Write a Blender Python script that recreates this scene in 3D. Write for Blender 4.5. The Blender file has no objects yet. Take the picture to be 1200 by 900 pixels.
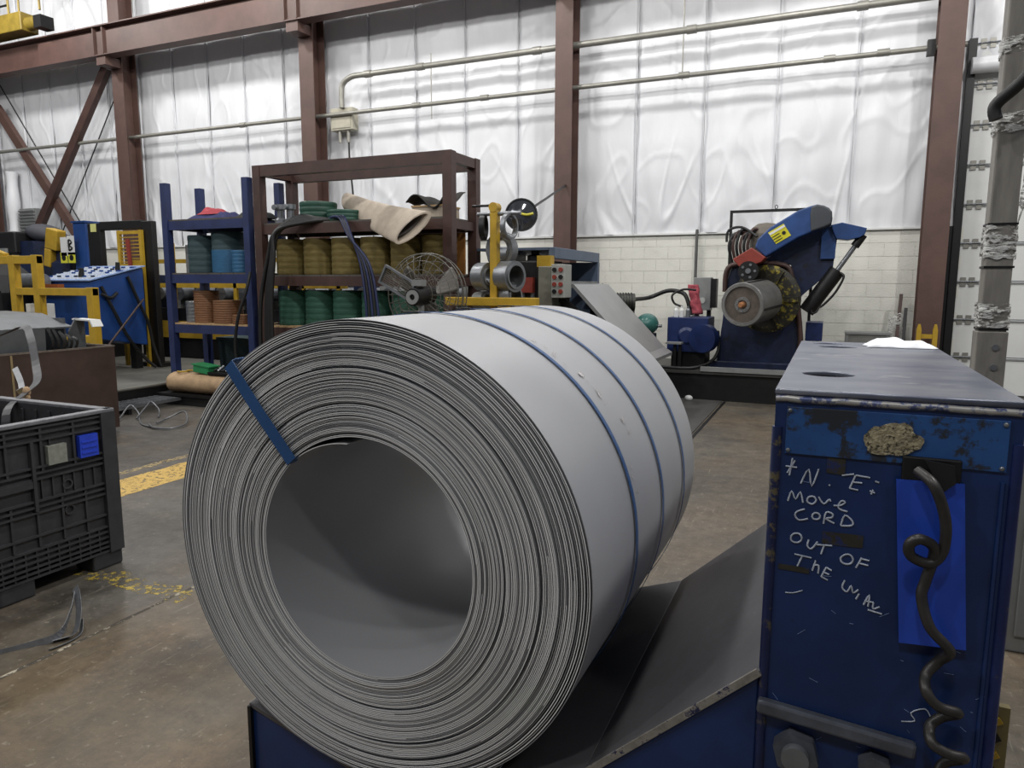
import bpy, bmesh, math, random
from mathutils import Vector, Matrix, noise
random.seed(7)
SC = bpy.context.scene
COL = SC.collection
R = math.radians
PI = math.pi

# ------------------------------------------------------------------ camera
cam = bpy.data.cameras.new('camera')
cam.sensor_width = 36.0
cam.lens = 838.8 / 1200 * 36
cam.clip_start = 0.05
camo = bpy.data.objects.new('camera', cam)
COL.objects.link(camo)
YAW, PITCH, ROLL = R(23.84), R(7.944), R(0.16)
_f = Vector((-math.sin(YAW) * math.cos(PITCH), math.cos(YAW) * math.cos(PITCH), -math.sin(PITCH)))
_r = Vector((math.cos(YAW), math.sin(YAW), 0))
_u = _r.cross(_f)
_r2 = math.cos(ROLL) * _r + math.sin(ROLL) * _u
_u2 = -math.sin(ROLL) * _r + math.cos(ROLL) * _u
camo.matrix_world = Matrix(((_r2.x, _u2.x, -_f.x, 0), (_r2.y, _u2.y, -_f.y, 0), (_r2.z, _u2.z, -_f.z, 1.6), (0, 0, 0, 1)))
SC.camera = camo

# ------------------------------------------------------------------ world, lamps, exposure
SC.view_settings.view_transform = 'Standard'
SC.view_settings.look = 'None'
SC.view_settings.gamma = 1.0
SC.view_settings.exposure = 0.0
SC.view_settings.use_curve_mapping = False
wd = bpy.data.worlds.new('hall')
SC.world = wd
wd.use_nodes = True
wd.node_tree.nodes['Background'].inputs[0].default_value = (0.80, 0.88, 1.0, 1)
wd.node_tree.nodes['Background'].inputs[1].default_value = 0.12

def lamp(x, y, z, w, r=0.28, col=(1.0, 0.985, 0.96)):
    l = bpy.data.lights.new('high_bay_lamp', 'POINT')
    l.shadow_soft_size, l.energy, l.color = r, w, col
    o = bpy.data.objects.new('high_bay_lamp', l)
    o.location = (x, y, z)
    COL.objects.link(o)
for lx in (-16.5, -11.2, -6.0, -0.8, 4.6):
    for ly, w in ((-3.0, 560), (3.2, 460), (8.7, 550)):
        lamp(lx, ly, 8.4, w * ((2.6 if 0 < ly < 5 else 0.6) if lx > 4 else 1.0))

# ------------------------------------------------------------------ helpers
def hx(s):
    s = s.lstrip('#')
    v = [int(s[i:i + 2], 16) / 255 for i in (0, 2, 4)]
    return tuple((c / 12.92 if c <= 0.04045 else ((c + 0.055) / 1.055) ** 2.4) for c in v) + (1,)

MATS = {}
def mat(name, col, rough=0.5, metal=0.0, var=0.25, scale=4.0, col2=None, wear=0.0, wscale=9.0, wcol='#6b5a48',
        wrough=None, wmetal=None, bump=0.0, bscale=40.0, stretch=(1, 1, 1), spec=0.5, alpha=1.0, walpha=False):
    if name in MATS:
        return MATS[name]
    m = bpy.data.materials.new(name)
    m.use_nodes = True
    nt = m.node_tree
    N, L = nt.nodes, nt.links
    b = N['Principled BSDF']
    tc = N.new('ShaderNodeTexCoord')
    mp = N.new('ShaderNodeMapping')
    mp.inputs['Scale'].default_value = stretch
    L.new(tc.outputs['Object'], mp.inputs['Vector'])
    n1 = N.new('ShaderNodeTexNoise')
    n1.inputs['Scale'].default_value = scale
    n1.inputs['Detail'].default_value = 6
    n1.inputs['Roughness'].default_value = 0.62
    L.new(mp.outputs[0], n1.inputs['Vector'])
    rp = N.new('ShaderNodeValToRGB')
    rp.color_ramp.elements[0].position = 0.32
    rp.color_ramp.elements[1].position = 0.68
    c1 = hx(col)
    c2 = hx(col2) if col2 else tuple(c * (1 - var) for c in c1[:3]) + (1,)
    rp.color_ramp.elements[0].color = c2
    rp.color_ramp.elements[1].color = c1
    L.new(n1.outputs['Fac'], rp.inputs[0])
    cs = rp.outputs[0]
    b.inputs['Roughness'].default_value = rough
    b.inputs['Metallic'].default_value = metal
    b.inputs['Specular IOR Level'].default_value = spec
    if wear > 0:
        n2 = N.new('ShaderNodeTexNoise')
        n2.inputs['Scale'].default_value = wscale
        n2.inputs['Detail'].default_value = 9
        n2.inputs['Roughness'].default_value = 0.72
        L.new(mp.outputs[0], n2.inputs['Vector'])
        r2 = N.new('ShaderNodeValToRGB')
        t = 0.72 - 0.30 * wear
        r2.color_ramp.elements[0].position = t
        r2.color_ramp.elements[1].position = t + 0.05
        L.new(n2.outputs['Fac'], r2.inputs[0])
        mx = N.new('ShaderNodeMixRGB')
        mx.inputs[2].default_value = hx(wcol)
        L.new(r2.outputs[0], mx.inputs[0])
        L.new(cs, mx.inputs[1])
        cs = mx.outputs[0]
        if walpha:
            inv = N.new('ShaderNodeMath')
            inv.operation = 'SUBTRACT'
            inv.inputs[0].default_value = 1.0
            L.new(r2.outputs[0], inv.inputs[1])
            L.new(inv.outputs[0], b.inputs['Alpha'])
        for key, base, wv in (('Roughness', rough, wrough), ('Metallic', metal, wmetal)):
            if wv is not None:
                q = N.new('ShaderNodeMapRange')
                q.inputs['To Min'].default_value = base
                q.inputs['To Max'].default_value = wv
                L.new(r2.outputs[0], q.inputs['Value'])
                L.new(q.outputs[0], b.inputs[key])
    L.new(cs, b.inputs['Base Color'])
    if bump > 0:
        n3 = N.new('ShaderNodeTexNoise')
        n3.inputs['Scale'].default_value = bscale
        n3.inputs['Detail'].default_value = 5
        L.new(mp.outputs[0], n3.inputs['Vector'])
        bp = N.new('ShaderNodeBump')
        bp.inputs['Strength'].default_value = bump
        bp.inputs['Distance'].default_value = 0.02
        L.new(n3.outputs['Fac'], bp.inputs['Height'])
        L.new(bp.outputs[0], b.inputs['Normal'])
    if alpha < 1:
        b.inputs['Alpha'].default_value = alpha
    MATS[name] = m
    return m

def V(p):
    return Vector(p)

def smooth_path(pts, k=6, closed=False):
    P = [V(p) for p in pts]
    n = len(P)
    out = []
    for i in range(n - 1 if not closed else n):
        p0 = P[(i - 1) % n] if closed else P[max(i - 1, 0)]
        p1, p2 = P[i], P[(i + 1) % n]
        p3 = P[(i + 2) % n] if closed else P[min(i + 2, n - 1)]
        for j in range(k):
            t = j / k
            out.append(0.5 * ((2 * p1) + (p2 - p0) * t + (2 * p0 - 5 * p1 + 4 * p2 - p3) * t * t + (3 * p1 - p0 - 3 * p2 + p3) * t ** 3))
    if not closed:
        out.append(P[-1])
    return out

class G:
    """collects geometry for ONE mesh object"""
    def __init__(s):
        s.v, s.f, s.sm = [], [], []
    def add(s, vs, fs, sm=False):
        o = len(s.v)
        s.v += [tuple(v) for v in vs]
        s.f += [tuple(i + o for i in f) for f in fs]
        s.sm += [sm] * len(fs)
        return s
    def box(s, x0, x1, y0, y1, z0, z1, M=None):
        vs = [V((x, y, z)) for z in (z0, z1) for y in (y0, y1) for x in (x0, x1)]
        if M is not None:
            vs = [M @ v for v in vs]
        return s.add(vs, [(0, 2, 3, 1), (4, 5, 7, 6), (0, 1, 5, 4), (2, 6, 7, 3), (0, 4, 6, 2), (1, 3, 7, 5)])
    def bar(s, p, q, w, h, up=(0, 0, 1)):
        p, q = V(p), V(q)
        d = (q - p).normalized()
        up = V(up)
        if abs(d.dot(up)) > 0.98:
            up = V((0, 1, 0))
        a = d.cross(up).normalized() * (w / 2)
        b = a.cross(d).normalized() * (h / 2)
        vs = [e + i * a + j * b for e in (p, q) for j in (-1, 1) for i in (-1, 1)]
        return s.add(vs, [(0, 2, 3, 1), (4, 5, 7, 6), (0, 1, 5, 4), (2, 6, 7, 3), (0, 4, 6, 2), (1, 3, 7, 5)])
    def cyl(s, p, q, r, r2=None, n=20, cap=True):
        p, q = V(p), V(q)
        r2 = r if r2 is None else r2
        d = (q - p).normalized()
        a = d.orthogonal().normalized()
        b = d.cross(a)
        c = [math.cos(2 * PI * i / n) * a + math.sin(2 * PI * i / n) * b for i in range(n)]
        vs = [p + r * k for k in c] + [q + r2 * k for k in c]
        s.add(vs, [(i, (i + 1) % n, n + (i + 1) % n, n + i) for i in range(n)], True)
        if cap:
            s.add(vs[:n], [tuple(reversed(range(n)))])
            s.add(vs[n:], [tuple(range(n))])
        return s
    def tube(s, pts, r, n=8, cap=True, closed=False):
        P = [V(p) for p in pts]
        m = len(P)
        T = []
        for i in range(m):
            if closed:
                T.append((P[(i + 1) % m] - P[i - 1]).normalized())
            else:
                T.append((P[min(i + 1, m - 1)] - P[max(i - 1, 0)]).normalized())
        a = T[0].orthogonal().normalized()
        vs = []
        for i in range(m):
            a = (a - T[i] * a.dot(T[i])).normalized()
            b = T[i].cross(a)
            rr = r[i] if isinstance(r, (list, tuple)) else r
            vs += [P[i] + rr * (math.cos(2 * PI * k / n) * a + math.sin(2 * PI * k / n) * b) for k in range(n)]
        fs = []
        for i in range(m if closed else m - 1):
            j = (i + 1) % m
            fs += [(i * n + k, i * n + (k + 1) % n, j * n + (k + 1) % n, j * n + k) for k in range(n)]
        s.add(vs, fs, True)
        if cap and not closed:
            s.add(vs[:n], [tuple(reversed(range(n)))])
            s.add(vs[-n:], [tuple(range(n))])
        return s
    def ribbon(s, pts, w, t, nrm):
        """flat band along pts; width direction nrm, thickness t"""
        P = [V(p) for p in pts]
        m = len(P)
        vs = []
        for i in range(m):
            d = (P[min(i + 1, m - 1)] - P[max(i - 1, 0)]).normalized()
            nn = V(nrm[i] if isinstance(nrm, list) else nrm)
            wd_ = (nn - d * nn.dot(d)).normalized()
            th = d.cross(wd_).normalized()
            vs += [P[i] + wd_ * (a * w / 2) + th * (b * t / 2) for a, b in ((-1, -1), (1, -1), (1, 1), (-1, 1))]
        fs = []
        for i in range(m - 1):
            fs += [(i * 4 + k, i * 4 + (k + 1) % 4, i * 4 + 4 + (k + 1) % 4, i * 4 + 4 + k) for k in range(4)]
        fs += [(3, 2, 1, 0), tuple((m - 1) * 4 + k for k in range(4))]
        return s.add(vs, fs)
    def lathe(s, o, axis, prof, n=32, closed=False, smooth=True):
        """prof: list of (radius, height along axis)"""
        o, d = V(o), V(axis).normalized()
        a = d.orthogonal().normalized()
        b = d.cross(a)
        c = [math.cos(2 * PI * i / n) * a + math.sin(2 * PI * i / n) * b for i in range(n)]
        seq = list(zip(prof, prof[1:] + ([prof[0]] if closed else [])))
        if not closed:
            seq = seq[:len(prof) - 1]
        for (ra, ha), (rb, hb) in seq:
            vs = [o + d * ha + ra * k for k in c] + [o + d * hb + rb * k for k in c]
            s.add(vs, [(i, (i + 1) % n, n + (i + 1) % n, n + i) for i in range(n)], smooth)
        return s
    def prism(s, poly, plane, a, b):
        n = len(poly)
        def mk(p, h):
            return {'xz': (p[0], h, p[1]), 'xy': (p[0], p[1], h), 'yz': (h, p[0], p[1])}[plane]
        vs = [mk(p, a) for p in poly] + [mk(p, b) for p in poly]
        return s.add(vs, [tuple(range(n)), tuple(reversed(range(n, 2 * n)))] + [(i, n + i, n + (i + 1) % n, (i + 1) % n) for i in range(n)])
    def sph(s, c, r, nu=16, nv=10, M=None):
        r = (r, r, r) if not isinstance(r, (tuple, list)) else r
        vs = []
        for j in range(nv + 1):
            t = PI * j / nv
            for i in range(nu):
                p = 2 * PI * i / nu
                v = V((r[0] * math.sin(t) * math.cos(p), r[1] * math.sin(t) * math.sin(p), r[2] * math.cos(t)))
                if M is not None:
                    v = M @ v
                vs.append(V(c) + v)
        fs = [(j * nu + i, j * nu + nu + i, j * nu + nu + (i + 1) % nu, j * nu + (i + 1) % nu) for j in range(nv) for i in range(nu)]
        return s.add(vs, fs, True)
    def grid(s, fn, nu, nv, sm=True):
        vs = [fn(i / nu, j / nv) for j in range(nv + 1) for i in range(nu + 1)]
        w = nu + 1
        return s.add(vs, [(j * w + i, j * w + i + 1, (j + 1) * w + i + 1, (j + 1) * w + i) for j in range(nv) for i in range(nu)], sm)
    def mesh(s, name):
        me = bpy.data.meshes.new(name)
        me.from_pydata(s.v, [], s.f)
        me.polygons.foreach_set('use_smooth', s.sm)
        bm = bmesh.new()
        bm.from_mesh(me)
        bmesh.ops.recalc_face_normals(bm, faces=bm.faces)
        bm.to_mesh(me)
        bm.free()
        me.update()
        return me
    def obj(s, name, m, parent=None, bevel=0, seg=2):
        o = bpy.data.objects.new(name, s.mesh(name))
        COL.objects.link(o)
        if m is not None:
            o.data.materials.append(m)
        if parent is not None:
            attach(o, parent)
        if bevel:
            md = o.modifiers.new('bevel', 'BEVEL')
            md.width, md.segments, md.limit_method, md.angle_limit = bevel, seg, 'ANGLE', R(35)
        return o

def attach(o, parent):
    # parts are modelled in world coordinates: only the root carries an offset
    o.parent = parent
    if parent.parent is None:
        o.matrix_parent_inverse = Matrix.Translation(-parent.location)

def tag(o, label, cat, group=None, kind=None):
    if label:
        o['label'] = label
    if cat:
        o['category'] = cat
    if group:
        o['group'] = group
    if kind:
        o['kind'] = kind
    return o

def thing(name, label, cat, loc=(0, 0, 0), group=None):
    o = bpy.data.objects.new(name, None)
    o.empty_display_size = 0.1
    o.location = loc
    COL.objects.link(o)
    return tag(o, label, cat, group)

def struct(o):
    o['kind'] = 'structure'
    return o

def dup(root, dloc, label=None, group=None):
    """copy a thing, its parts and sub-parts, moved by dloc"""
    def cp(o, parent):
        c = o.copy()
        COL.objects.link(c)
        if parent is not None:
            c.parent = parent
        for ch in o.children:
            cp(ch, c)
        return c
    c = cp(root, None)
    c.location = root.location + V(dloc)
    if label:
        c['label'] = label
    if group:
        c['group'] = group
    return c

def BX(name, m, parent, *a, bevel=0, M=None):
    return G().box(*a, M=M).obj(name, m, parent, bevel)

def rot(c, axis, ang):
    return Matrix.Translation(V(c)) @ Matrix.Rotation(R(ang), 4, axis) @ Matrix.Translation(-V(c))

# ------------------------------------------------------------------ materials
m_brown = mat('brown_primer_steel', '#5c443d', 0.55, var=0.3, scale=2.5, wear=0.12, wcol='#3d2b26', bump=0.08)
m_rackbrown = mat('dark_brown_rack_steel', '#4a342e', 0.5, var=0.4, scale=5, wear=0.15, wcol='#7a675c')
m_rackblue = mat('blue_rack_steel', '#28345f', 0.5, var=0.35, scale=5, wear=0.15, wcol='#15182a')
m_vinyl = mat('white_insulation_vinyl', '#dcdde0', 0.34, var=0.06, scale=1.2, bump=0.4, bscale=4.5, stretch=(1.8, 1, 0.5))
m_block = mat('cream_painted_block', '#dcdbd2', 0.6, var=0.08, scale=3, bump=0.25, bscale=60, wear=0.04, wscale=4, wcol='#a89c86')
m_white = mat('white_paint', '#dcdddb', 0.45, var=0.08, scale=3)
m_galv = mat('galvanised_pipe', '#94928a', 0.4, 0.35, var=0.2, scale=8)
m_dimyellow = mat('shaded_crane_yellow', '#8a752a', 0.5, var=0.4, scale=4, wear=0.3, wscale=6, wcol='#3a3318')  # darker, olive yellow: the shadow over the crane is put into its colour
m_black = mat('black_steel', '#1c1b1c', 0.45, 0.2, var=0.4, scale=9)
m_rubber = mat('black_rubber', '#171718', 0.5, var=0.3, scale=12)
m_plastic = mat('black_crate_plastic', '#38383b', 0.5, var=0.35, scale=14, wear=0.18, wscale=30, wcol='#55555a')
m_yellow = mat('yellow_paint', '#b8952c', 0.45, var=0.25, scale=7, wear=0.2, wscale=14, wcol='#4a3f24')
m_blue = mat('machine_blue_paint', '#1f4687', 0.4, var=0.3, scale=3, wear=0.12, wscale=7, wcol='#142a52')
m_navy = mat('worn_navy_paint', '#193263', 0.33, var=0.4, scale=5, wear=0.22, wscale=16, wcol='#1c1f2c')
m_uncblue = mat('dark_blue_machine_paint', '#182546', 0.42, var=0.55, scale=6, wear=0.5, wscale=8, wcol='#11141f')
m_steel = mat('worn_grey_steel', '#8d9094', 0.35, 0.6, var=0.35, scale=6, bump=0.05)
m_greysteel = mat('grey_painted_steel', '#8b8d8c', 0.45, 0.1, var=0.2, scale=5)
m_rust = mat('rusty_brown_plate', '#4c3b34', 0.55, 0.2, var=0.4, scale=3, wear=0.15, wcol='#2a201c', wscale=5)
m_red = mat('red_paint', '#8c382d', 0.45, var=0.25, scale=9)
m_wood = mat('pale_wood', '#b99a70', 0.65, var=0.3, scale=4, stretch=(1, 6, 6))
m_felt = mat('grey_beige_felt', '#b5a898', 0.9, var=0.25, scale=7, bump=0.2, bscale=80)
m_burlap = mat('tan_burlap', '#b79a78', 0.9, var=0.3, scale=9, bump=0.3, bscale=90)
# ------------------------------------------------------------------ floor
def floor_material():
    m = bpy.data.materials.new('stained_concrete')
    m.use_nodes = True
    nt = m.node_tree
    N, L = nt.nodes, nt.links
    b = N['Principled BSDF']
    tc = N.new('ShaderNodeTexCoord')
    def nz(scale, det, st=(1, 1, 1), rough=0.6, off=(0, 0, 0)):
        mp = N.new('ShaderNodeMapping')
        mp.inputs['Scale'].default_value = st
        mp.inputs['Location'].default_value = off
        L.new(tc.outputs['Object'], mp.inputs['Vector'])
        n = N.new('ShaderNodeTexNoise')
        n.inputs['Scale'].default_value = scale
        n.inputs['Detail'].default_value = det
        n.inputs['Roughness'].default_value = rough
        L.new(mp.outputs[0], n.inputs['Vector'])
        return n.outputs['Fac']
    def ramp(src, p0, p1, c0, c1):
        r = N.new('ShaderNodeValToRGB')
        r.color_ramp.elements[0].position, r.color_ramp.elements[1].position = p0, p1
        r.color_ramp.elements[0].color, r.color_ramp.elements[1].color = c0, c1
        L.new(src, r.inputs[0])
        return r.outputs[0]
    def mix(fac, a, c, mode='MIX'):
        x = N.new('ShaderNodeMixRGB')
        x.blend_type = mode
        if isinstance(fac, float):
            x.inputs[0].default_value = fac
        else:
            L.new(fac, x.inputs[0])
        for k, q in ((1, a), (2, c)):
            if isinstance(q, tuple):
                x.inputs[k].default_value = q
            else:
                L.new(q, x.inputs[k])
        return x.outputs[0]
    W, K = (1, 1, 1, 1), (0, 0, 0, 1)
    base = ramp(nz(0.55, 5), 0.35, 0.65, hx('#5f5c57'), hx('#78736a'))
    brown = ramp(nz(0.9, 7, off=(3, 1, 0)), 0.42, 0.62, K, W)
    c = mix(brown, base, hx('#75695a'))
    dark = ramp(nz(1.6, 9, rough=0.7, off=(7, 2, 0)), 0.52, 0.68, K, (0.75, 0.75, 0.75, 1))
    c = mix(dark, c, hx('#3f3b36'))
    big = ramp(nz(0.33, 6, rough=0.65, off=(4, 11, 0)), 0.46, 0.60, K, (0.6, 0.6, 0.6, 1))
    c = mix(big, c, hx('#54504a'))
    mott = ramp(nz(9, 9, rough=0.8, off=(2, 5, 0)), 0.40, 0.62, (0.62, 0.62, 0.62, 1), W)
    c = mix(1.0, c, mott, 'MULTIPLY')
    sx = N.new('ShaderNodeSeparateXYZ')
    L.new(tc.outputs['Object'], sx.inputs[0])
    mr = N.new('ShaderNodeMapRange')                       # the slab right of the saw joint is a browner pour
    mr.inputs['From Min'].default_value, mr.inputs['From Max'].default_value = -3.06, -2.96
    L.new(sx.outputs['X'], mr.inputs['Value'])
    c = mix(mr.outputs[0], mix(1.0, c, hx('#dfe0e2'), 'MULTIPLY'), mix(1.0, c, hx('#f3eee6'), 'MULTIPLY'))
    vd = N.new('ShaderNodeVectorMath')                     # tan dust stain beside the cradle
    vd.operation = 'DISTANCE'
    vd.inputs[1].default_value = (-2.35, 0.9, 0)
    L.new(tc.outputs['Object'], vd.inputs[0])
    ad = N.new('ShaderNodeMath')
    ad.operation = 'MULTIPLY_ADD'
    L.new(nz(1.7, 6, off=(5, 5, 0)), ad.inputs[0])
    ad.inputs[1].default_value = 2.4
    L.new(vd.outputs['Value'], ad.inputs[2])
    dv = N.new('ShaderNodeMapRange')
    dv.inputs['From Min'].default_value, dv.inputs['From Max'].default_value = 3.3, 1.9
    L.new(ad.outputs[0], dv.inputs['Value'])
    c = mix(dv.outputs[0], c, mix(1.0, c, hx('#fbebcf'), 'MULTIPLY'))
    speck = ramp(nz(26, 8, rough=0.75), 0.58, 0.66, K, (0.55, 0.55, 0.55, 1))
    c = mix(speck, c, hx('#9a9282'))
    scr = ramp(nz(5, 6, st=(9, 0.6, 1), rough=0.7), 0.60, 0.68, K, (0.5, 0.5, 0.5, 1))
    c = mix(scr, c, hx('#8d8677'))
    L.new(c, b.inputs['Base Color'])
    rr = ramp(nz(1.4, 5, off=(1, 9, 0)), 0.3, 0.7, (0.38, 0.38, 0.38, 1), (0.62, 0.62, 0.62, 1))
    L.new(rr, b.inputs['Roughness'])
    bp = N.new('ShaderNodeBump')
    bp.inputs['Strength'].default_value = 0.12
    bp.inputs['Distance'].default_value = 0.01
    L.new(nz(40, 6), bp.inputs['Height'])
    L.new(bp.outputs[0], b.inputs['Normal'])
    return m
m_floor = floor_material()
struct(G().box(-26, 9, -6, 12.6, -0.3, 0).obj('floor', m_floor))

# worn painted stripes, saw joint
m_stripe = mat('worn_yellow_floor_paint', '#c9a656', 0.55, var=0.15, scale=6, wear=0.62, wscale=26, wcol='#7c7468', walpha=True)
m_stripe2 = mat('faded_floor_paint', '#a89468', 0.55, var=0.2, scale=6, wear=0.8, wscale=20, wcol='#7a746a', walpha=True)
m_stripe3 = mat('scuffed_yellow_floor_paint', '#b59d3c', 0.55, var=0.2, scale=8, wear=0.95, wscale=24, wcol='#6d675e', walpha=True)
def patch(name, poly, m, z=0.0015):
    return G().prism(poly, 'xy', 0.0002, z).obj(name, m)
def ragged(x0, x1, y0, y1, amp, n=40, alongx=False):
    a, b_ = [], []
    for i in range(n + 1):
        t = i / n
        if alongx:
            x = x0 + (x1 - x0) * t
            a.append((x, y0 + amp * noise.noise((x * 9, y0 * 5, 1))))
            b_.append((x, y1 + amp * noise.noise((x * 9, y1 * 5, 2))))
        else:
            y = y0 + (y1 - y0) * t
            a.append((x0 + amp * noise.noise((y * 7, x0 * 5, 1)), y))
            b_.append((x1 + amp * noise.noise((y * 7, x1 * 5, 2)), y))
    return a + b_[::-1]
tag(patch('floor_stripe', ragged(-5.24, -4.82, 0.6, 7.1, 0.02), m_stripe), 'wide pale yellow painted stripe on the concrete beside the black crate', 'floor marking')
tag(patch('floor_stripe', ragged(-5.47, -5.38, 0.6, 7.1, 0.02), m_stripe2), 'thin faded tan stripe alongside the wide yellow stripe', 'floor marking')
tag(patch('floor_stripe', ragged(-3.75, -2.93, 2.46, 2.60, 0.05, 50, True), m_stripe3), 'short scuffed yellow paint streak at the crate foot', 'floor marking')
m_joint = mat('dirt_filled_joint', '#4a443b', 0.8, var=0.5, scale=20, wear=0.7, wscale=14, wcol='#a29a88')
tag(patch('floor_joint', ragged(-3.02, -3.0, -2, 7.0, 0.012, 90), m_joint, 0.001), 'crumbling saw-cut joint running past the steel coil', 'floor joint')
tag(patch('floor_joint', ragged(-1.27, -1.235, 3.2, 10.1, 0.006, 40), m_black, 0.004), 'dark straight floor groove leading to the uncoiler base', 'floor joint')
tag(patch('floor_joint', ragged(-2.9, -1.65, 1.16, 1.175, 0.02, 40, True), m_joint, 0.001), 'pale chipped crack beside the coil cradle', 'floor joint')
tag(BX('floor_plate', mat('dark_floor_plate', '#5d5c5a', 0.5, 0.3, var=0.3, scale=3), None, -2.9, -1.29, 7.2, 10.1, 0.0, 0.012), 'dark steel plate let into the floor before the uncoiler', 'floor plate')

# ------------------------------------------------------------------ back wall: core, blocks, insulation sheets
D = 12.3
wall = struct(G().box(-26, 1.46, D + 0.06, D + 0.3, 2.44, 10).box(-26, 1.46, D + 0.004, D + 0.3, 0, 2.44).box(4.8, 9, D + 0.06, D + 0.3, 0, 10).box(1.46, 4.8, D + 0.06, D + 0.3, 4.9, 10).obj('wall_back', m_block))
bw, bh = 0.4064, 0.2032
me_full = G().box(0, bw - 0.006, 0, 0.1, 0, bh - 0.006).mesh('block')
me_half = G().box(0, bw / 2 - 0.006, 0, 0.1, 0, bh - 0.006).mesh('block')
for me in (me_full, me_half):
    me.materials.append(m_block)
for r_ in range(12):
    x = -5.4
    half = r_ % 2
    first = True
    while x < 1.38:
        me = me_half if (first and half) else me_full
        o = bpy.data.objects.new('block', me)
        COL.objects.link(o)
        o.location = (x, D - 0.004 + 0.003 * random.random(), r_ * bh)
        o.parent = wall
        x += bw / 2 if (first and half) else bw
        first = False
BX('ledge', m_white, wall, -26, 1.46, D - 0.05, D + 0.07, 2.425, 2.455)
colx = [-20.0, -14.80, -9.56, -4.26, 1.29]
def sheet(x0, x1, sd, z0=2.45, z1=9.6):
    W = x1 - x0
    def fn(u, v):
        z = z0 + (z1 - z0) * v
        x = x0 + W * u
        bul = -0.022 * (1 - abs(2 * u - 1) ** 3)
        # long folds that hang from the seams, stronger near the bottom edge
        k = 0.4 + 1.5 * max(0, 1 - (z - z0) / 2.0) ** 1.5
        f1 = noise.noise((x * 5.0 + 0.7 * math.sin(z * 0.9 + sd), z * 0.45, sd * 3.1))
        f2 = noise.noise((x * 2.2 + z * 0.9, z * 1.3 - x, sd * 1.7 + 5))
        f3 = noise.noise((x * 0.8, z * 2.6 + sd * 0.2, 9))
        edge = min(u, 1 - u) * W
        low = max(0, 1 - (z - z0) / 1.7)
        rdg = max(0, 1 - abs(noise.noise((x * 2.6 + (z - z0) * (0.9 if sd % 2 else -0.7), (z - z0) * 0.55, sd * 2.3))) * 7) * low * 0.035
        rdg += max(0, 1 - abs(noise.noise((x * 1.5 - z * 0.3, z * 1.1, sd * 4.7))) * 12) * 0.010
        tuck = 0.016 * math.exp(-(edge / 0.035) ** 2)
        return (x, D - 0.005 + bul + 0.022 * k * f1 + 0.026 * k * f2 + 0.010 * f3 + tuck - rdg, z)
    g = G().grid(fn, 56, 150)
    # pinched seam tab along the right edge
    tab = [(x1 + 0.006 * noise.noise((0, z * 2, sd)), D - 0.035 + 0.012 * noise.noise((3, z * 1.5, sd)), z) for z in [z0 + (z1 - z0) * i / 50 for i in range(51)]]
    g.ribbon(tab, 0.045, 0.006, (0, 1, 0))
    return g
sd = 0
for a, b_ in zip([-25.3] + colx, colx):
    n = 5
    for i in range(n):
        x0 = a + (b_ - a) * i / n
        x1 = a + (b_ - a) * (i + 1) / n
        sd += 1
        sheet(x0 + 0.002, x1 - 0.002, sd).obj('insulation_sheet', m_vinyl, wall)
# wrapped jamb strip and lintel sheet right of the last column
sheet(1.30, 1.60, 77, 2.45, 9.6).obj('insulation_sheet', m_vinyl, wall)
sheet(1.60, 3.2, 78, 4.75, 9.6).obj('insulation_sheet', m_vinyl, wall)
sheet(3.2, 4.8, 79, 4.75, 9.6).obj('insulation_sheet', m_vinyl, wall)

# ------------------------------------------------------------------ steel columns
def column(x, label, w=0.30, y0=11.72, y1=12.08):
    t = thing('steel_column', label, 'column', (x, 11.9, 0))
    BX('front_flange', m_brown, t, x - w / 2, x + w / 2, y0, y0 + 0.02, 0, 9.6)
    BX('rear_flange', m_brown, t, x - w / 2, x + w / 2, y1 - 0.02, y1, 0, 9.6)
    BX('web', m_brown, t, x - 0.008, x + 0.008, y0 + 0.02, y1 - 0.02, 0, 9.6)
    BX('base_plate', m_brown, t, x - 0.22, x + 0.22, y0 - 0.05, y1 + 0.02, 0, 0.025)
    for zz in (4.6, 5.4):
        G().cyl((x + 0.05, y0 + 0.03, zz), (x + 0.05, y0 + 0.10, zz), 0.03, n=10).obj('clip', m_black, t)
    return t
column(-20.0, 'brown steel column at the far left edge of the white wall', 0.34)
column(-14.80, 'brown steel column joined by the diagonal braces', 0.34)
column(-9.56, 'brown steel column beside the beige junction box', 0.34)
column(-4.26, 'brown steel column behind the round convex mirror')
column(1.29, 'reddish brown steel column left of the white sectional door', 0.32)

# ------------------------------------------------------------------ crane runway beam
t = thing('runway_beam', 'long brown steel runway beam across the upper left of the wall', 'beam', (-8.0, 11.45, 6.5))
BX('bottom_flange', m_brown, t, -25, 6, 11.31, 11.59, 6.48, 6.505)
BX('web', m_brown, t, -25, 6, 11.44, 11.46, 6.505, 7.06)
BX('top_flange', m_brown, t, -25, 6, 11.27, 11.63, 7.06, 7.085)
BX('rail', m_black, t, -25, 6, 11.42, 11.48, 7.085, 7.15)
BX('cap_channel', m_brown, t, -16.85, 6, 11.36, 11.44, 6.52, 6.98)
for x in (-20.0, -14.80, -9.56, -4.26, 1.29):
    BX('stiffener', m_brown, t, x - 0.16, x - 0.13, 11.30, 11.44, 6.505, 7.06)
    BX('stiffener', m_brown, t, x + 0.13, x + 0.16, 11.30, 11.44, 6.505, 7.06)
    BX('bracket', m_brown, t, x - 0.14, x + 0.14, 11.35, 11.715, 6.30, 6.478)

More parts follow.
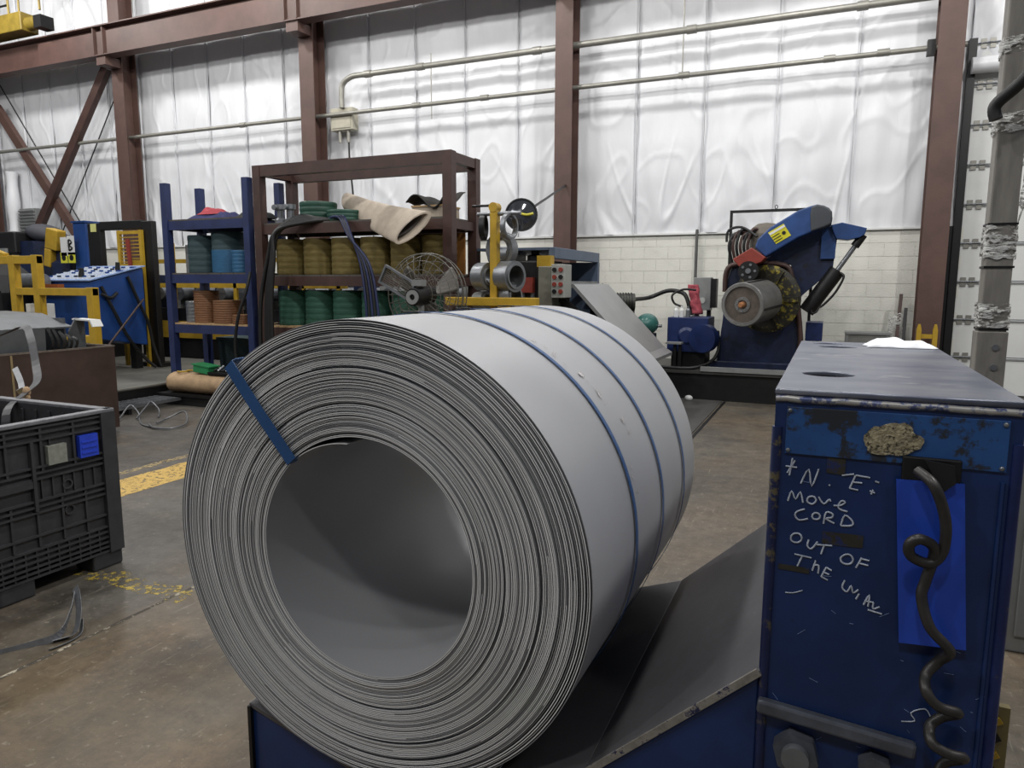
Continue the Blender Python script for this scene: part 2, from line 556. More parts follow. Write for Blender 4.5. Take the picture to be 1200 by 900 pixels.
# crane end truck with guard rail
t = thing('crane_end_truck', 'yellow crane end truck with handrail on the runway beam', 'crane', (-17.2, 11.1, 7.16))
BX('body', m_dimyellow, t, -19.2, -16.75, 10.95, 11.35, 7.16, 7.55, bevel=0.02)
G().cyl((-16.75, 11.15, 7.33), (-16.42, 11.15, 7.33), 0.14, n=16).obj('bumper', m_dimyellow, t)
BX('motor', m_black, t, -16.40, -16.15, 11.0, 11.3, 7.16, 7.42)
G().tube(smooth_path([(-17.2, 11.0, 7.4), (-17.15, 11.0, 8.2), (-16.5, 11.0, 8.3), (-16.2, 11.0, 7.9), (-16.15, 11.0, 7.5)], 6), 0.025).obj('handrail', m_dimyellow, t)
G().cyl((-19, 11.0, 7.75), (-17.2, 11.0, 7.75), 0.022).obj('handrail', m_black, t)
G().cyl((-16.85, 11.0, 7.5), (-16.85, 11.0, 8.6), 0.022).obj('handrail', m_dimyellow, t)

# ------------------------------------------------------------------ diagonal bracing in the left bay
def brace(p, q, label, m):
    t = thing('diagonal_brace', label, 'brace', p)
    d = (V(q) - V(p)).normalized()
    n_ = V((0, 1, 0))
    s_ = d.cross(n_)
    G().bar(p, q, 0.20, 0.012, up=(0, 1, 0)).obj('outer_leg', m, t)
    off = s_ * 0.10
    G().bar(V(p) + off + V((0, 0.06, 0)), V(q) + off + V((0, 0.06, 0)), 0.012, 0.13, up=(0, 1, 0)).obj('side_leg', m, t)
brace((-15.35, 11.85, 6.45), (-19.3, 11.85, 1.6), 'dark brown diagonal brace rising to the right toward the second column', m_rackbrown)
brace((-19.6, 11.95, 6.0), (-15.4, 11.95, 0.9), 'tan brown diagonal brace sloping down to the right in the left bay', m_brown)
tag(G().cyl((-19.5, 12.05, 6.6), (-15.6, 12.05, 1.4), 0.014, n=8).obj('brace_rod', m_black), 'thin steel tie rod sloping down right behind the braces', 'tie rod')
tag(G().cyl((-15.25, 12.08, 6.0), (-18.8, 12.08, 1.2), 0.014, n=8).obj('brace_rod', m_black), 'thin steel tie rod rising right behind the braces', 'tie rod')

# ------------------------------------------------------------------ pipes and junction box
py = 11.93
t = thing('sprinkler_pipe', 'lower long thin pale pipe crossing the whole wall', 'pipe', (-9, py, 4.86))
G().cyl((-22, py, 4.88), (1.5, py, 4.86), 0.038, n=12).obj('pipe', m_galv, t)
for x in (-17.0, -11.5, -7.3, -5.9, -2.4, -0.3, 0.4):
    G().cyl((x, py, 4.87), (x + 0.16, py, 4.87), 0.052, n=12).obj('coupling', m_galv, t)
BX('end_clamp', m_black, t, 1.02, 1.12, py - 0.06, py + 0.06, 4.76, 4.96)
t = thing('electrical_conduit', 'upper thicker grey conduit bending down into the junction box', 'pipe', (-8.9, py, 5.0))
G().tube(smooth_path([(-8.9, py, 4.98), (-8.9, py, 5.2), (-8.86, py, 5.42), (-8.66, py, 5.53), (-8.4, py, 5.54)], 5) + [V((1.5, py, 5.54))], 0.052, n=12).obj('pipe', m_galv, t)
for x in (-8.35, -7.2, -4.9, -2.3, 0.1):
    G().cyl((x, py, 5.54), (x + 0.15, py, 5.54), 0.066, n=12).obj('coupling', m_galv, t)
t = thing('junction_box', 'beige junction box with short drop pipes on the white wall', 'junction box', (-8.95, 12.05, 4.6))
BX('body', mat('beige_enclosure', '#b9b4a2', 0.5), t, -9.22, -8.70, 11.98, 12.18, 4.58, 5.00, bevel=0.01)
BX('cover', mat('beige_enclosure', '#b9b4a2'), t, -9.18, -8.74, 11.965, 11.98, 4.62, 4.96)
for x in (-9.05, -8.85):
    G().cyl((x, 12.05, 4.35), (x, 12.05, 4.58), 0.035, n=10).obj('drop_pipe', m_galv, t)
G().tube(smooth_path([(-8.84, 12.04, 4.4), (-8.82, 12.03, 3.9), (-8.78, 12.05, 3.3), (-8.8, 12.05, 2.5)], 6), 0.018).obj('cable', m_black, t)
tag(G().cyl((-6.9, py, 4.6), (-6.9, py, 5.75), 0.010, n=8).obj('hanger_rod', m_galv), 'thin hanger rod linking the two wall pipes', 'hanger rod')
tag(G().cyl((-2.35, py, 4.8), (-2.35, py, 7.4), 0.010, n=8).obj('hanger_rod', m_galv), 'tall thin hanger rod above the two wall pipes', 'hanger rod')
tag(G().cyl((-2.08, 12.24, 0.9), (-2.08, 12.24, 2.50), 0.024, n=10).obj('wall_conduit', mat('dull_grey_conduit', '#5f605e', 0.5, 0.2)), 'vertical grey conduit on the block wall above the electrical box', 'pipe')

# ------------------------------------------------------------------ sectional door at right
door = struct(thing('door_1', 'white sectional overhead door behind the grey post', 'door', (3.2, D, 0)))
del door['category']
z = 0.02
k = 0
while z < 4.7:
    G().box(1.63, 4.75, D + 0.0, D + 0.05, z, z + 0.535).obj('door_panel', m_white, door, bevel=0.006)
    BX('panel_rail', m_greysteel, door, 1.63, 4.75, D - 0.015, D + 0.0, z + 0.505, z + 0.53)
    for hx_ in (1.80, 3.2):
        h = BX('hinge', m_galv, door, hx_ - 0.09, hx_ - 0.02, D - 0.02, D - 0.002, z + 0.47, z + 0.60)
        BX('hinge', m_galv, door, hx_ + 0.02, hx_ + 0.09, D - 0.02, D - 0.002, z + 0.47, z + 0.60)
        G().cyl((hx_ - 0.14, D - 0.03, z + 0.54), (hx_ + 0.14, D - 0.03, z + 0.54), 0.010, n=8).obj('hinge_pin', m_steel, door)
    z += 0.548
BX('door_track', m_black, door, 1.56, 1.66, D - 0.10, D - 0.02, 0, 5.0)
BX('door_jamb', m_black, door, 1.49, 1.56, D - 0.06, D + 0.05, 0, 2.45)
t = G().cyl((1.60, D - 0.16, 4.62), (2.6, D - 0.16, 4.62), 0.11, n=16).obj('wrapped_pipe', m_vinyl)
tag(t, 'white wrapped pipe above the sectional door', 'pipe')
# ------------------------------------------------------------------ steel coil
CX, CZ, RI, RO, YF, YB, OV = -1.065, 0.898, 0.316, 0.617, 1.455, 2.77, 1.012
m_coil = mat('coil_strip_steel', '#a9aaad', 0.46, 0.25, var=0.10, scale=1.3, stretch=(1, 0.6, 1), bump=0.02, bscale=9)
m_edge = mat('coil_edge_steel', '#f4f4f3', 0.40, 0.1, var=0.15, scale=3)
m_strap = mat('blue_strapping', '#2b5488', 0.4, 0.1, var=0.2, scale=12)
coil = thing('steel_coil', 'large wound coil of grey steel strip held by blue straps', 'steel coil', (CX, 2.1, 0.28))
NW, SEG = 76, 120
PT = (RO - RI - 0.0126) / (NW - 0.6)
rnd = [random.uniform(-1, 1) for _ in range(NW + 3)]
TH0 = R(97)
TURNS = NW + (R(-52) - TH0) / (2 * PI) % 1.0 - 1.0
def sag(r, th, y):
    # the coil has settled a little: outer wraps are wider than high
    f = (r - RI) / (RO - RI)
    return (CX - 0.015 * f + r * (1.004 + 0.024 * f) * math.cos(th), y, CZ + r * math.sin(th))
def coil_sec(i):
    w = i / SEG
    th = TH0 + 2 * PI * w
    r = RI + PT * w + 0.0018 * max(0.0, w - (NW - 7))      # the last wraps lie loose
    if w < 0.11:                                   # peeled inner tail
        r -= 0.016 * ((0.11 - w) / 0.11) ** 1.6
    wl = w - (TURNS - 0.10)
    if wl > 0:                                     # sprung outer tail
        r += 0.012 * (wl / 0.10) ** 1.6
    k = int(w)
    fr = w - k
    s_ = fr * fr * (3 - 2 * fr)
    j = rnd[k] * (1 - s_) + rnd[k + 1] * s_
    y = YF + 0.0028 * j + 0.0035 * noise.noise((w * 0.21, 0.4, 0))
    if w > NW - 14:
        y += 0.018 * ((w - NW + 14) / 14) ** 2 + 0.004 * (1 if int(w) % 3 == 0 else 0)
    for g0, dp in ((NW * 0.62, 0.010), (NW * 0.78, 0.012), (NW * 0.30, 0.006)):
        if abs(w - g0) < 0.9:
            y += dp
    y2 = YB + 0.004 * rnd[-k - 1]
    tk = PT * (0.50 + 0.12 * noise.noise((w * 3.1, 7, 1)))
    return th, r, tk, y, y2
tot = int(TURNS * SEG)
vo, vi, vf, vb = [], [], [], []
for i in range(tot + 1):
    th, r, tk, y, y2 = coil_sec(i)
    po = lambda rr, yy: sag(rr, th, yy)
    vo += [po(r + tk, y), po(r + tk, y2)]
    vi += [po(r, y), po(r, y2)]
    vf += [po(r, y), po(r + tk, y)]
    vb += [po(r, y2), po(r + tk, y2)]
qs = [(2 * i, 2 * i + 1, 2 * i + 3, 2 * i + 2) for i in range(tot)]
G().add(vo, qs, True).add(vi, [q[::-1] for q in qs], True).add([vi[0], vi[1], vo[1], vo[0]], [(0, 1, 2, 3)]).add([vi[-2], vi[-1], vo[-1], vo[-2]], [(0, 1, 2, 3)]).obj('wound_strip', m_coil, coil)
fe = G().add(vf, qs, True).obj('strip_edge', m_edge, coil)
fe.data.materials.append(mat('oxidised_coil_edge', '#98989a', 0.5, 0.2, var=0.2, scale=6))
state, left = 0, 300
for p_ in fe.data.polygons:                        # dull runs start and stop anywhere along the strip
    p_.material_index = state
    left -= 1
    if left <= 0:
        state = 1 - state
        left = int(SEG * (random.uniform(0.5, 1.3) if state else random.uniform(1.2, 4.5)))
G().add(vb, [q[::-1] for q in qs], True).obj('strip_edge', m_edge, coil)
for yy, w_ in ((1.85, 0.020), (2.185, 0.019), (2.535, 0.019)):
    n = 128
    ring = []
    for i in range(n + 1):
        th = 2 * PI * i / n
        rr = RO + 0.0025 + (0.0015 if -60 < math.degrees(th) % 360 - 360 < 0 else 0)
        ring.append(sag(rr, th, yy))
    so = G().ribbon(ring, w_, 0.0016, (0, 1, 0)).obj('strap', m_strap, coil)
    th = R(96)
    c0 = V(sag(RO + 0.004, th, yy))
    BX('seal', m_black, so, c0.x - 0.03, c0.x + 0.03, yy - 0.012, yy + 0.012, c0.z - 0.001, c0.z + 0.003)
# pale scuffs on the outer wrap
m_scuff = mat('pale_scuff', '#cfc9c9', 0.7, wear=1.0, wscale=30, walpha=True)
for y0_, y1_, a0_, a1_ in ((1.90, 1.935, 50, 62), (1.93, 1.96, 36, 47), (1.98, 2.03, 26, 31), (1.89, 1.91, 8, 20)):
    G().grid(lambda u, v: sag(RO + 0.0012, R(a0_ + (a1_ - a0_) * v), y0_ + (y1_ - y0_) * u), 4, 10).obj('scuff', m_scuff, coil)
# strap through the eye of the coil
th = math.atan2(1.365 - CZ, (-1.455 - CX))
d = V((math.cos(th), 0, math.sin(th)))
tn = V((-math.sin(th), 0, math.cos(th)))
c0 = V((CX - 0.006, 0, CZ))
pts = [c0 + d * (RI + 0.004) + V((0, YF + 0.05, 0)), c0 + d * (RI - 0.003) + V((0, YF + 0.02, 0)), c0 + d * (RI - 0.004) + V((0, YF - 0.011, 0)),
       c0 + d * ((RI + RO) / 2) + V((0, YF - 0.012, 0)), c0 + d * (RO + 0.016) + V((0, YF - 0.008, 0)), c0 + d * (RO + 0.020) + V((0, YF + 0.01, 0)),
       c0 + d * (RO + 0.020) + V((0, YB - 0.02, 0)), c0 + d * (RO + 0.016) + V((0, YB + 0.01, 0)), c0 + d * (RI - 0.006) + V((0, YB + 0.012, 0))]
e_ = G().ribbon(pts, 0.036, 0.0016, tuple(tn)).obj('eye_strap', m_strap, coil)
e_['label'] = 'broad blue strap across the coil face'

# ------------------------------------------------------------------ coil cradle
m_ramp = mat('scraped_ramp_steel', '#6a696c', 0.42, 0.4, var=0.35, scale=3.5, stretch=(1, 0.45, 1), wear=0.22, wscale=7, wcol='#8a898c', bump=0.04)
m_rawedge = mat('scraped_bare_edge', '#a7a29a', 0.45, 0.4, var=0.5, scale=30, wear=0.55, wscale=30, wcol='#2c3152')
vz = CZ - RO / math.cos(R(15.6)) - 0.016
cr = thing('coil_cradle', 'blue coil cradle with grey sloping saddle plates under the coil', 'cradle', (-0.8, 2.1, 0))
sl = math.tan(R(15.6))
xa, za = -0.47, vz + sl * (CX * -1 - 0.47)
xb, zb = -0.092, 0.800
za = zb - 0.915 * (xb - xa)
zl = vz + sl * 0.445
body = [(-1.51, 0.0), (-0.092, 0.0), (-0.092, zb - 0.02), (xa, za - 0.02), (CX, vz - 0.014), (-1.51, zl - 0.014)]
G().prism(body, 'xz', 1.502, 2.70).obj('body', m_navy, cr, bevel=0.004)
def plate(name, p, q, th_, m, y0=1.495, y1=2.71):
    p, q = V((p[0], 0, p[1])), V((q[0], 0, q[1]))
    n_ = (q - p).cross(V((0, 1, 0))).normalized()
    if n_.z > 0:
        n_ = -n_
    pl = [(p.x, p.z), (q.x, q.z), (q.x + n_.x * th_, q.z + n_.z * th_), (p.x + n_.x * th_, p.z + n_.z * th_)]
    return G().prism(pl, 'xz', y0, y1).obj(name, m, cr, bevel=0.002)
plate('ramp_plate', (xa, za), (xb, zb), 0.014, m_ramp)
plate('saddle_plate', (CX, vz), (xa, za), 0.014, m_ramp)
plate('saddle_plate', (-1.512, zl), (CX, vz), 0.014, m_ramp)
G().bar((xa, 1.494, za - 0.004), (xb, 1.494, zb - 0.004), 0.006, 0.016, up=(0, 0, 1)).obj('bare_edge', m_rawedge, cr)
G().bar((-1.511, 1.496, 0.0), (-1.511, 1.496, zl - 0.01), 0.012, 0.012).obj('corner_bead', m_black, cr)

# ------------------------------------------------------------------ blue control stand
st = thing('blue_stand', 'tall dark blue steel stand with chalk note and hanging cord', 'machine stand', (0.12, 2.1, 0))
X0, X1, Y0, Y1, ZT = -0.088, 0.327, 1.50, 2.83, 1.397
m_top = mat('worn_blue_grey_top', '#787b84', 0.34, 0.4, col2='#4d5366', scale=7, stretch=(0.6, 1.2, 1), wear=0.42, wscale=6, wcol='#8f9195', wrough=0.42)
BX('inner_shelf', m_navy, st, X0 + 0.01, X1 - 0.01, Y0 + 0.01, Y1 - 0.01, ZT - 0.47, ZT - 0.45)
BX('front_plate', m_navy, st, X0, X1, Y0, Y0 + 0.01, 0, ZT - 0.012)
BX('rear_plate', m_navy, st, X0, X1, Y1 - 0.01, Y1, 0, ZT - 0.012)
BX('side_plate', m_navy, st, X0, X0 + 0.01, Y0 + 0.01, Y1 - 0.01, 0, ZT - 0.012)
BX('side_plate', m_navy, st, X1 - 0.01, X1, Y0 + 0.01, Y1 - 0.01, 0, ZT - 0.012)
# top plate with real slots
cv = bpy.data.curves.new('top_plate', 'CURVE')
cv.dimensions = '2D'
cv.fill_mode = 'BOTH'
cv.extrude = 0.003
cv.bevel_depth = 0.003
cv.bevel_resolution = 2
def spl(pts):
    s_ = cv.splines.new('POLY')
    s_.points.add(len(pts) - 1)
    for p_, q_ in zip(s_.points, pts):
        p_.co = (q_[0], q_[1], 0, 1)
    s_.use_cyclic_u = True
i_ = 0.001
spl([(X0 + i_, Y0 + i_), (X1 - i_, Y0 + i_), (X1 - i_, Y1 - i_), (X0 + i_, Y1 - i_)])
for (ex, ey, ra, rb) in ((0.005, 1.79, 0.058, 0.055), (0.03, 2.60, 0.062, 0.04), (0.0, 2.74, 0.05, 0.035)):
    spl([(ex + ra * math.cos(-2 * PI * k / 24), ey + rb * math.sin(-2 * PI * k / 24)) for k in range(24)])
tmp = bpy.data.objects.new('top_plate_curve', cv)
COL.objects.link(tmp)
dg = bpy.context.evaluated_depsgraph_get()
me = bpy.data.meshes.new_from_object(tmp.evaluated_get(dg))
bpy.data.objects.remove(tmp)
me.materials.clear()
me.materials.append(m_top)
me.name = 'top_plate'
for vtx in me.vertices:
    vtx.co.z += ZT - 0.006
tp = bpy.data.objects.new('top_plate', me)
COL.objects.link(tp)
attach(tp, st)
tp['label'] = 'worn grey top plate with oval slots'
G().tube([(X0 + 0.02 * i, Y0 + 0.001 + 0.002 * noise.noise((i * 0.9, 0, 0)), ZT - 0.020 + 0.003 * noise.noise((i * 0.7, 5, 0))) for i in range(0, 22)], 0.007, n=8).obj('weld_bead', mat('chipped_weld_edge', '#5b6690', 0.4, 0.4, var=0.5, scale=30, wear=0.9, wscale=28, wcol='#aaa8a4'), st)
# worn vertical corners
m_wornedge = mat('worn_blue_edge', '#1a2650', 0.4, 0.1, var=0.4, scale=14, wear=0.6, wscale=15, wcol='#5c5440')
G().tube([(X0 + 0.006, Y0 + 0.004, 0.02 + 0.05 * i) for i in range(27)], 0.011, n=8).obj('corner_bead', m_wornedge, st)
G().tube([(X1 - 0.006, Y0 + 0.004, 0.02 + 0.05 * i) for i in range(27)], 0.011, n=8).obj('corner_bead', mat('worn_blue_corner', '#1b2a5e', 0.4, 0.1, var=0.4, scale=14, wear=0.35, wscale=17, wcol='#4c4436'), st)
# lighter blue riveted panel, half rubbed dirty
m_panel = mat('bright_blue_panel', '#27528c', 0.42, var=0.4, scale=7, col2='#1d3f70', wear=0.64, wscale=9, wcol='#272a30')
po_ = BX('rivet_panel', m_panel, st, -0.066, 0.305, 1.496, 1.500, 1.268, 1.362, bevel=0.001)
po_['label'] = 'scuffed lighter blue panel'
for x, z in ((-0.060, 1.275), (0.298, 1.275), (-0.060, 1.355), (0.298, 1.355)):
    G().sph((x, 1.495, z), (0.0045, 0.003, 0.0045), 10, 6).obj('rivet', m_steel, po_)
# bare ground-off patch
pp = []
for k in range(40):
    a = 2 * PI * k / 40
    rr = 1 + 0.28 * noise.noise((math.cos(a) * 1.6, math.sin(a) * 1.6, 4)) + 0.12 * noise.noise((math.cos(a) * 7, math.sin(a) * 7, 2))
    pp.append((0.118 + 0.047 * rr * math.cos(a) + 0.006 * math.sin(a), 1.312 + 0.034 * rr * math.sin(a)))
G().prism(pp, 'xz', 1.4925, 1.498).obj('bare_patch', mat('ground_bare_metal', '#b5aa8c', 0.55, 0.3, var=0.6, scale=60, wear=0.6, wscale=90, wcol='#3a352b', bump=0.4, bscale=120), st)['label'] = 'pale ground-off patch'
m_smear = mat('brown_tape_smear', '#332f26', 0.55, var=0.4, scale=30, wear=0.6, wscale=25, wcol='#1c2650')
for x0, x1, z0, z1 in ((0.012, 0.085, 1.094, 1.117), (-0.066, -0.008, 1.024, 1.036), (0.012, 0.045, 1.235, 1.268)):
    G().prism(ragged(x0, x1, z0, z1, 0.006, 12, True), 'xz', 1.4985, 1.500).obj('tape_smear', m_smear, st)
# chalk writing
m_chalk = mat('white_chalk', '#bcc4d2', 0.9, var=0.45, scale=60)
CH = {'star': [[(-0.051, 1.258), (-0.055, 1.223)], [(-0.063, 1.241), (-0.042, 1.24)], [(-0.046, 1.254), (-0.059, 1.228)]], 'note': [[(-0.033, 1.209), (-0.02, 1.239), (-0.013, 1.205), (-0.002, 1.241)], [(0.018, 1.212), (0.02, 1.21)], [(0.04, 1.233), (0.061, 1.238)], [(0.064, 1.236), (0.055, 1.209)], [(0.064, 1.236), (0.089, 1.234)], [(0.059, 1.222), (0.076, 1.222)], [(0.055, 1.209), (0.07, 1.207)], [(0.098, 1.228), (0.105, 1.226)], [(0.09, 1.208), (0.099, 1.205)], [(0.096, 1.211), (0.093, 1.202)]], 'move': [[(-0.055, 1.17), (-0.049, 1.191), (-0.041, 1.175), (-0.033, 1.191), (-0.027, 1.17)], [(-0.003, 1.178), (-0.005, 1.173), (-0.01, 1.169), (-0.015, 1.17), (-0.019, 1.173), (-0.019, 1.179), (-0.016, 1.183), (-0.01, 1.185), (-0.006, 1.183), (-0.003, 1.178)], [(0.001, 1.185), (0.011, 1.172), (0.02, 1.182), (0.023, 1.179)], [(0.029, 1.171), (0.041, 1.173), (0.049, 1.18), (0.042, 1.182), (0.037, 1.17), (0.043, 1.164), (0.054, 1.162)]], 'cord': [[(-0.023, 1.157), (-0.037, 1.15), (-0.04, 1.141), (-0.032, 1.133), (-0.016, 1.138)], [(0.006, 1.147), (0.005, 1.142), (0.001, 1.139), (-0.005, 1.139), (-0.008, 1.142), (-0.008, 1.147), (-0.005, 1.151), (-0.0, 1.152), (0.004, 1.15), (0.006, 1.147)], [(0.013, 1.132), (0.016, 1.155), (0.028, 1.154), (0.027, 1.146), (0.016, 1.143), (0.032, 1.135)], [(0.044, 1.133), (0.05, 1.154), (0.064, 1.144), (0.063, 1.135), (0.044, 1.132)]], 'out': [[(-0.025, 1.097), (-0.027, 1.09), (-0.033, 1.086), (-0.04, 1.086), (-0.045, 1.09), (-0.045, 1.097), (-0.041, 1.103), (-0.034, 1.105), (-0.028, 1.103), (-0.025, 1.097)], [(-0.012, 1.095), (-0.014, 1.082), (-0.006, 1.077), (0.004, 1.093)], [(0.002, 1.087), (0.031, 1.089)], [(0.017, 1.089), (0.012, 1.069)]], 'of': [[(0.07, 1.067), (0.068, 1.06), (0.062, 1.056), (0.054, 1.056), (0.049, 1.06), (0.048, 1.067), (0.053, 1.073), (0.061, 1.076), (0.067, 1.073), (0.07, 1.067)], [(0.076, 1.051), (0.085, 1.073)], [(0.083, 1.071), (0.098, 1.069)], [(0.081, 1.061), (0.097, 1.059)]], 'the': [[(-0.037, 1.061), (-0.005, 1.058)], [(-0.022, 1.06), (-0.03, 1.037)], [(0.003, 1.054), (-0.002, 1.032)], [(0.001, 1.044), (0.009, 1.044), (0.009, 1.028)], [(0.023, 1.043), (0.015, 1.022)], [(0.023, 1.043), (0.033, 1.038)], [(0.019, 1.032), (0.029, 1.029)], [(0.015, 1.022), (0.027, 1.017)]], 'way': [[(0.058, 1.022), (0.054, 1.007), (0.063, 0.999), (0.07, 1.013), (0.074, 0.999), (0.083, 1.007)], [(0.08, 0.987), (0.085, 0.999)], [(0.094, 0.978), (0.103, 1.0), (0.102, 0.976)], [(0.095, 0.986), (0.111, 0.986)], [(0.111, 0.986), (0.111, 0.973), (0.122, 0.979)], [(0.102, 0.969), (0.127, 0.965)]], 'dash': [[(-0.05, 0.977), (-0.035, 0.979), (-0.018, 0.987)]], 'mark': [[(0.175, 0.752), (0.198, 0.759), (0.19, 0.774), (0.213, 0.788), (0.223, 0.775)]]}
for wname, strokes in CH.items():
    g = G()
    wd_ = 0.0012 if wname in ('dash', 'mark') else 0.0018
    for s_ in strokes:
        P_ = [(x, 1.4992, z) for x, z in s_]
        if len(P_) > 2:
            P_ = smooth_path(P_, 3)
        g.tube(P_, wd_, n=6)
    g.obj('chalk_word', m_chalk, st)
# bright blue hanging sheet and its black pouch
m_sheet = mat('bright_blue_plastic', '#2348b4', 0.38, var=0.2, scale=6)
pk = G().prism([(0.132, 1.240), (0.242, 1.243), (0.268, 0.928), (0.158, 0.920)], 'xz', 1.484, 1.487).obj('hanging_sheet', m_sheet, st)
pk['label'] = 'bright blue plastic sheet'
BX('pouch', m_black, st, 0.140, 0.236, 1.486, 1.496, 1.23, 1.285, bevel=0.003)
G().prism([(0.175, 1.284), (0.222, 1.278), (0.226, 1.245), (0.205, 1.225)], 'xz', 1.470, 1.474).obj('pouch_flap', m_rubber, st)
CP = [(0.164, 1.47, 1.263), (0.189, 1.44, 1.244), (0.211, 1.445, 1.183), (0.213, 1.455, 1.124), (0.194, 1.45, 1.098), (0.162, 1.44, 1.11), (0.157, 1.43, 1.136), (0.175, 1.43, 1.147), (0.199, 1.45, 1.123), (0.19, 1.455, 1.063), (0.185, 1.45, 1.031), (0.201, 1.44, 0.98), (0.237, 1.45, 0.937), (0.224, 1.47, 0.904), (0.205, 1.465, 0.876), (0.204, 1.44, 0.855), (0.226, 1.44, 0.83), (0.26, 1.455, 0.817), (0.239, 1.47, 0.796), (0.219, 1.465, 0.776), (0.22, 1.44, 0.757), (0.246, 1.44, 0.742), (0.276, 1.455, 0.731), (0.25, 1.47, 0.706), (0.24, 1.465, 0.685), (0.246, 1.45, 0.66), (0.27, 1.44, 0.64), (0.28, 1.46, 0.62), (0.25, 1.47, 0.60), (0.245, 1.46, 0.4), (0.25, 1.44, 0.05), (0.4, 1.35, 0.012), (0.9, 1.2, 0.012)]
cd_ = G().tube(smooth_path(CP, 7), 0.0098, n=10).obj('coiled_cord', mat('dusty_black_cord', '#34312f', 0.42, var=0.5, scale=25))
tag(cd_, 'black coiled electrical cord dangling over the blue stand', 'cord')
# fine scratches through the paint
m_scr = mat('pale_blue_scratch', '#6d83b0', 0.6, var=0.4, scale=40)
for k in range(34):
    x, z = random.uniform(-0.07, 0.30), random.uniform(0.55, 1.36)
    a, l_ = random.uniform(-0.9, 0.9), random.uniform(0.004, 0.022)
    G().tube([(x, 1.4995, z), (x + l_ * math.cos(a), 1.4995, z + l_ * math.sin(a))], 0.0007, n=4).obj('scratch', m_scr, st)
# welded bar, nuts and bolts
m_bar = mat('scuffed_weld_bar', '#6a6e78', 0.42, 0.5, var=0.5, scale=14)
G().bar((X0 - 0.004, 1.488, 0.728), (0.202, 1.488, 0.704), 0.024, 0.030).obj('weld_bar', m_bar, st, bevel=0.006)
def nut(x, z, r, bolt):
    h = G().cyl((x, 1.47, z), (x, 1.50, z), r, n=6).obj('hex_nut', m_bar, st, bevel=0.003)
    if bolt:
        G().cyl((x, 1.452, z), (x, 1.47, z), r * 0.58, n=20).obj('bolt_end', m_steel, h, bevel=0.003)
nut(-0.012, 0.643, 0.046, True)
nut(0.135, 0.648, 0.033, False)
# small plate seams, cable conduit on the far corner
G().tube([(0.302, 1.497, 0.02), (0.302, 1.497, 1.25)], 0.004, n=6).obj('seam', m_navy, st)

# striped bracket low on the right of the stand
t = thing('striped_guard', 'yellow and black striped guard strip beside the blue stand', 'guard', (0.42, 1.93, 0))
BX('plate', mat('tan_guard_steel', '#7d7046', 0.5, var=0.3), t, 0.395, 0.45, 1.93, 1.95, 0, 0.60)
for i in range(12):
    G().bar((0.395, 1.925, 0.06 + 0.044 * i), (0.432, 1.925, 0.085 + 0.044 * i), 0.008, 0.016).obj('stripe', m_yellow if i % 2 else m_black, t)

# crumpled paper on the stand top
def paper(u, v):
    x = 0.115 + 0.20 * u
    y = 2.62 + 0.17 * v
    e = min(u, 1 - u, v, 1 - v)
    return (x + 0.02 * noise.noise((v * 3, 1, 0)), y + 0.015 * noise.noise((u * 4, 2, 0)), ZT + 0.002 + min(1, e * 6) * (0.012 + 0.022 * abs(noise.noise((u * 3.3, v * 3.3, 3)))))
o = G().grid(paper, 22, 16).obj('crumpled_paper', mat('white_paper', '#eef0f4', 0.8, var=0.05))
sm_ = o.modifiers.new('solid', 'SOLIDIFY')
sm_.thickness = 0.001
tag(o, 'crumpled sheet of white paper on the blue stand top', 'paper')

# ------------------------------------------------------------------ post wrapped in plastic film
m_post = mat('weathered_grey_tube', '#8f8b84', 0.55, 0.05, var=0.4, scale=8, stretch=(3, 3, 0.5))
m_film = mat('clear_stretch_film', '#d4d4d0', 0.25, var=0.3, scale=20, bump=0.8, bscale=30, wear=0.75, wscale=22, stretch=(1, 1, 2.5), walpha=True)
px_, py_, hw = 0.575, 3.3, 0.045
t = thing('wrapped_post', 'grey square steel post wrapped with clear film behind the stand', 'post', (px_, py_, 0))
BX('tube', m_post, t, px_ - hw, px_ + hw, py_ - hw, py_ + hw, 0.02, 3.2, bevel=0.006)
BX('base_plate', m_post, t, px_ - 0.1, px_ + 0.1, py_ - 0.1, py_ + 0.1, 0, 0.02)
BX('sleeve', m_post, t, px_ - hw - 0.006, px_ + hw + 0.006, py_ - hw - 0.006, py_ + hw + 0.006, 0.02, 1.425, bevel=0.004)
for z in (1.288, 1.365):
    b_ = G().cyl((px_ + 0.012, py_ - hw - 0.012, z), (px_ + 0.012, py_ - hw, z), 0.013, n=6).obj('bolt', m_steel, t)
for z in (1.43, 1.665, 1.825):
    BX('band', m_black, t, px_ - hw - 0.004, px_ + hw + 0.004, py_ - hw - 0.004, py_ + hw + 0.004, z, z + 0.008)
for (z0, z1, s0) in ((1.44, 1.53, 1), (1.70, 1.82, 2), (2.16, 2.23, 3), (2.44, 2.50, 4)):
    def film(u, v, z0=z0, z1=z1, s0=s0):
        a = 2 * PI * u
        k = 1 / max(abs(math.cos(a)), abs(math.sin(a)))
        rr = (hw + 0.007 + 0.006 * noise.noise((math.cos(a) * 3, math.sin(a) * 3 + s0, v * 4)))
        return (px_ + rr * min(k, 1.33) * math.cos(a), py_ + rr * min(k, 1.33) * math.sin(a), z0 + (z1 - z0) * v + 0.012 * noise.noise((math.cos(a) * 2, math.sin(a) * 2, s0)))
    G().grid(film, 40, 8).obj('film_wrap', m_film, t)
def flap(u, v):
    return (px_ + hw + 0.004 + 0.03 * v * (1 - v) * 4 * u + 0.012 * noise.noise((u * 3, v * 5, 1)), py_ - 0.04 + 0.05 * u + 0.02 * noise.noise((u * 2, v * 4, 9)), 1.80 + 0.38 * v)
G().grid(flap, 8, 20).obj('film_flap', m_film, t)
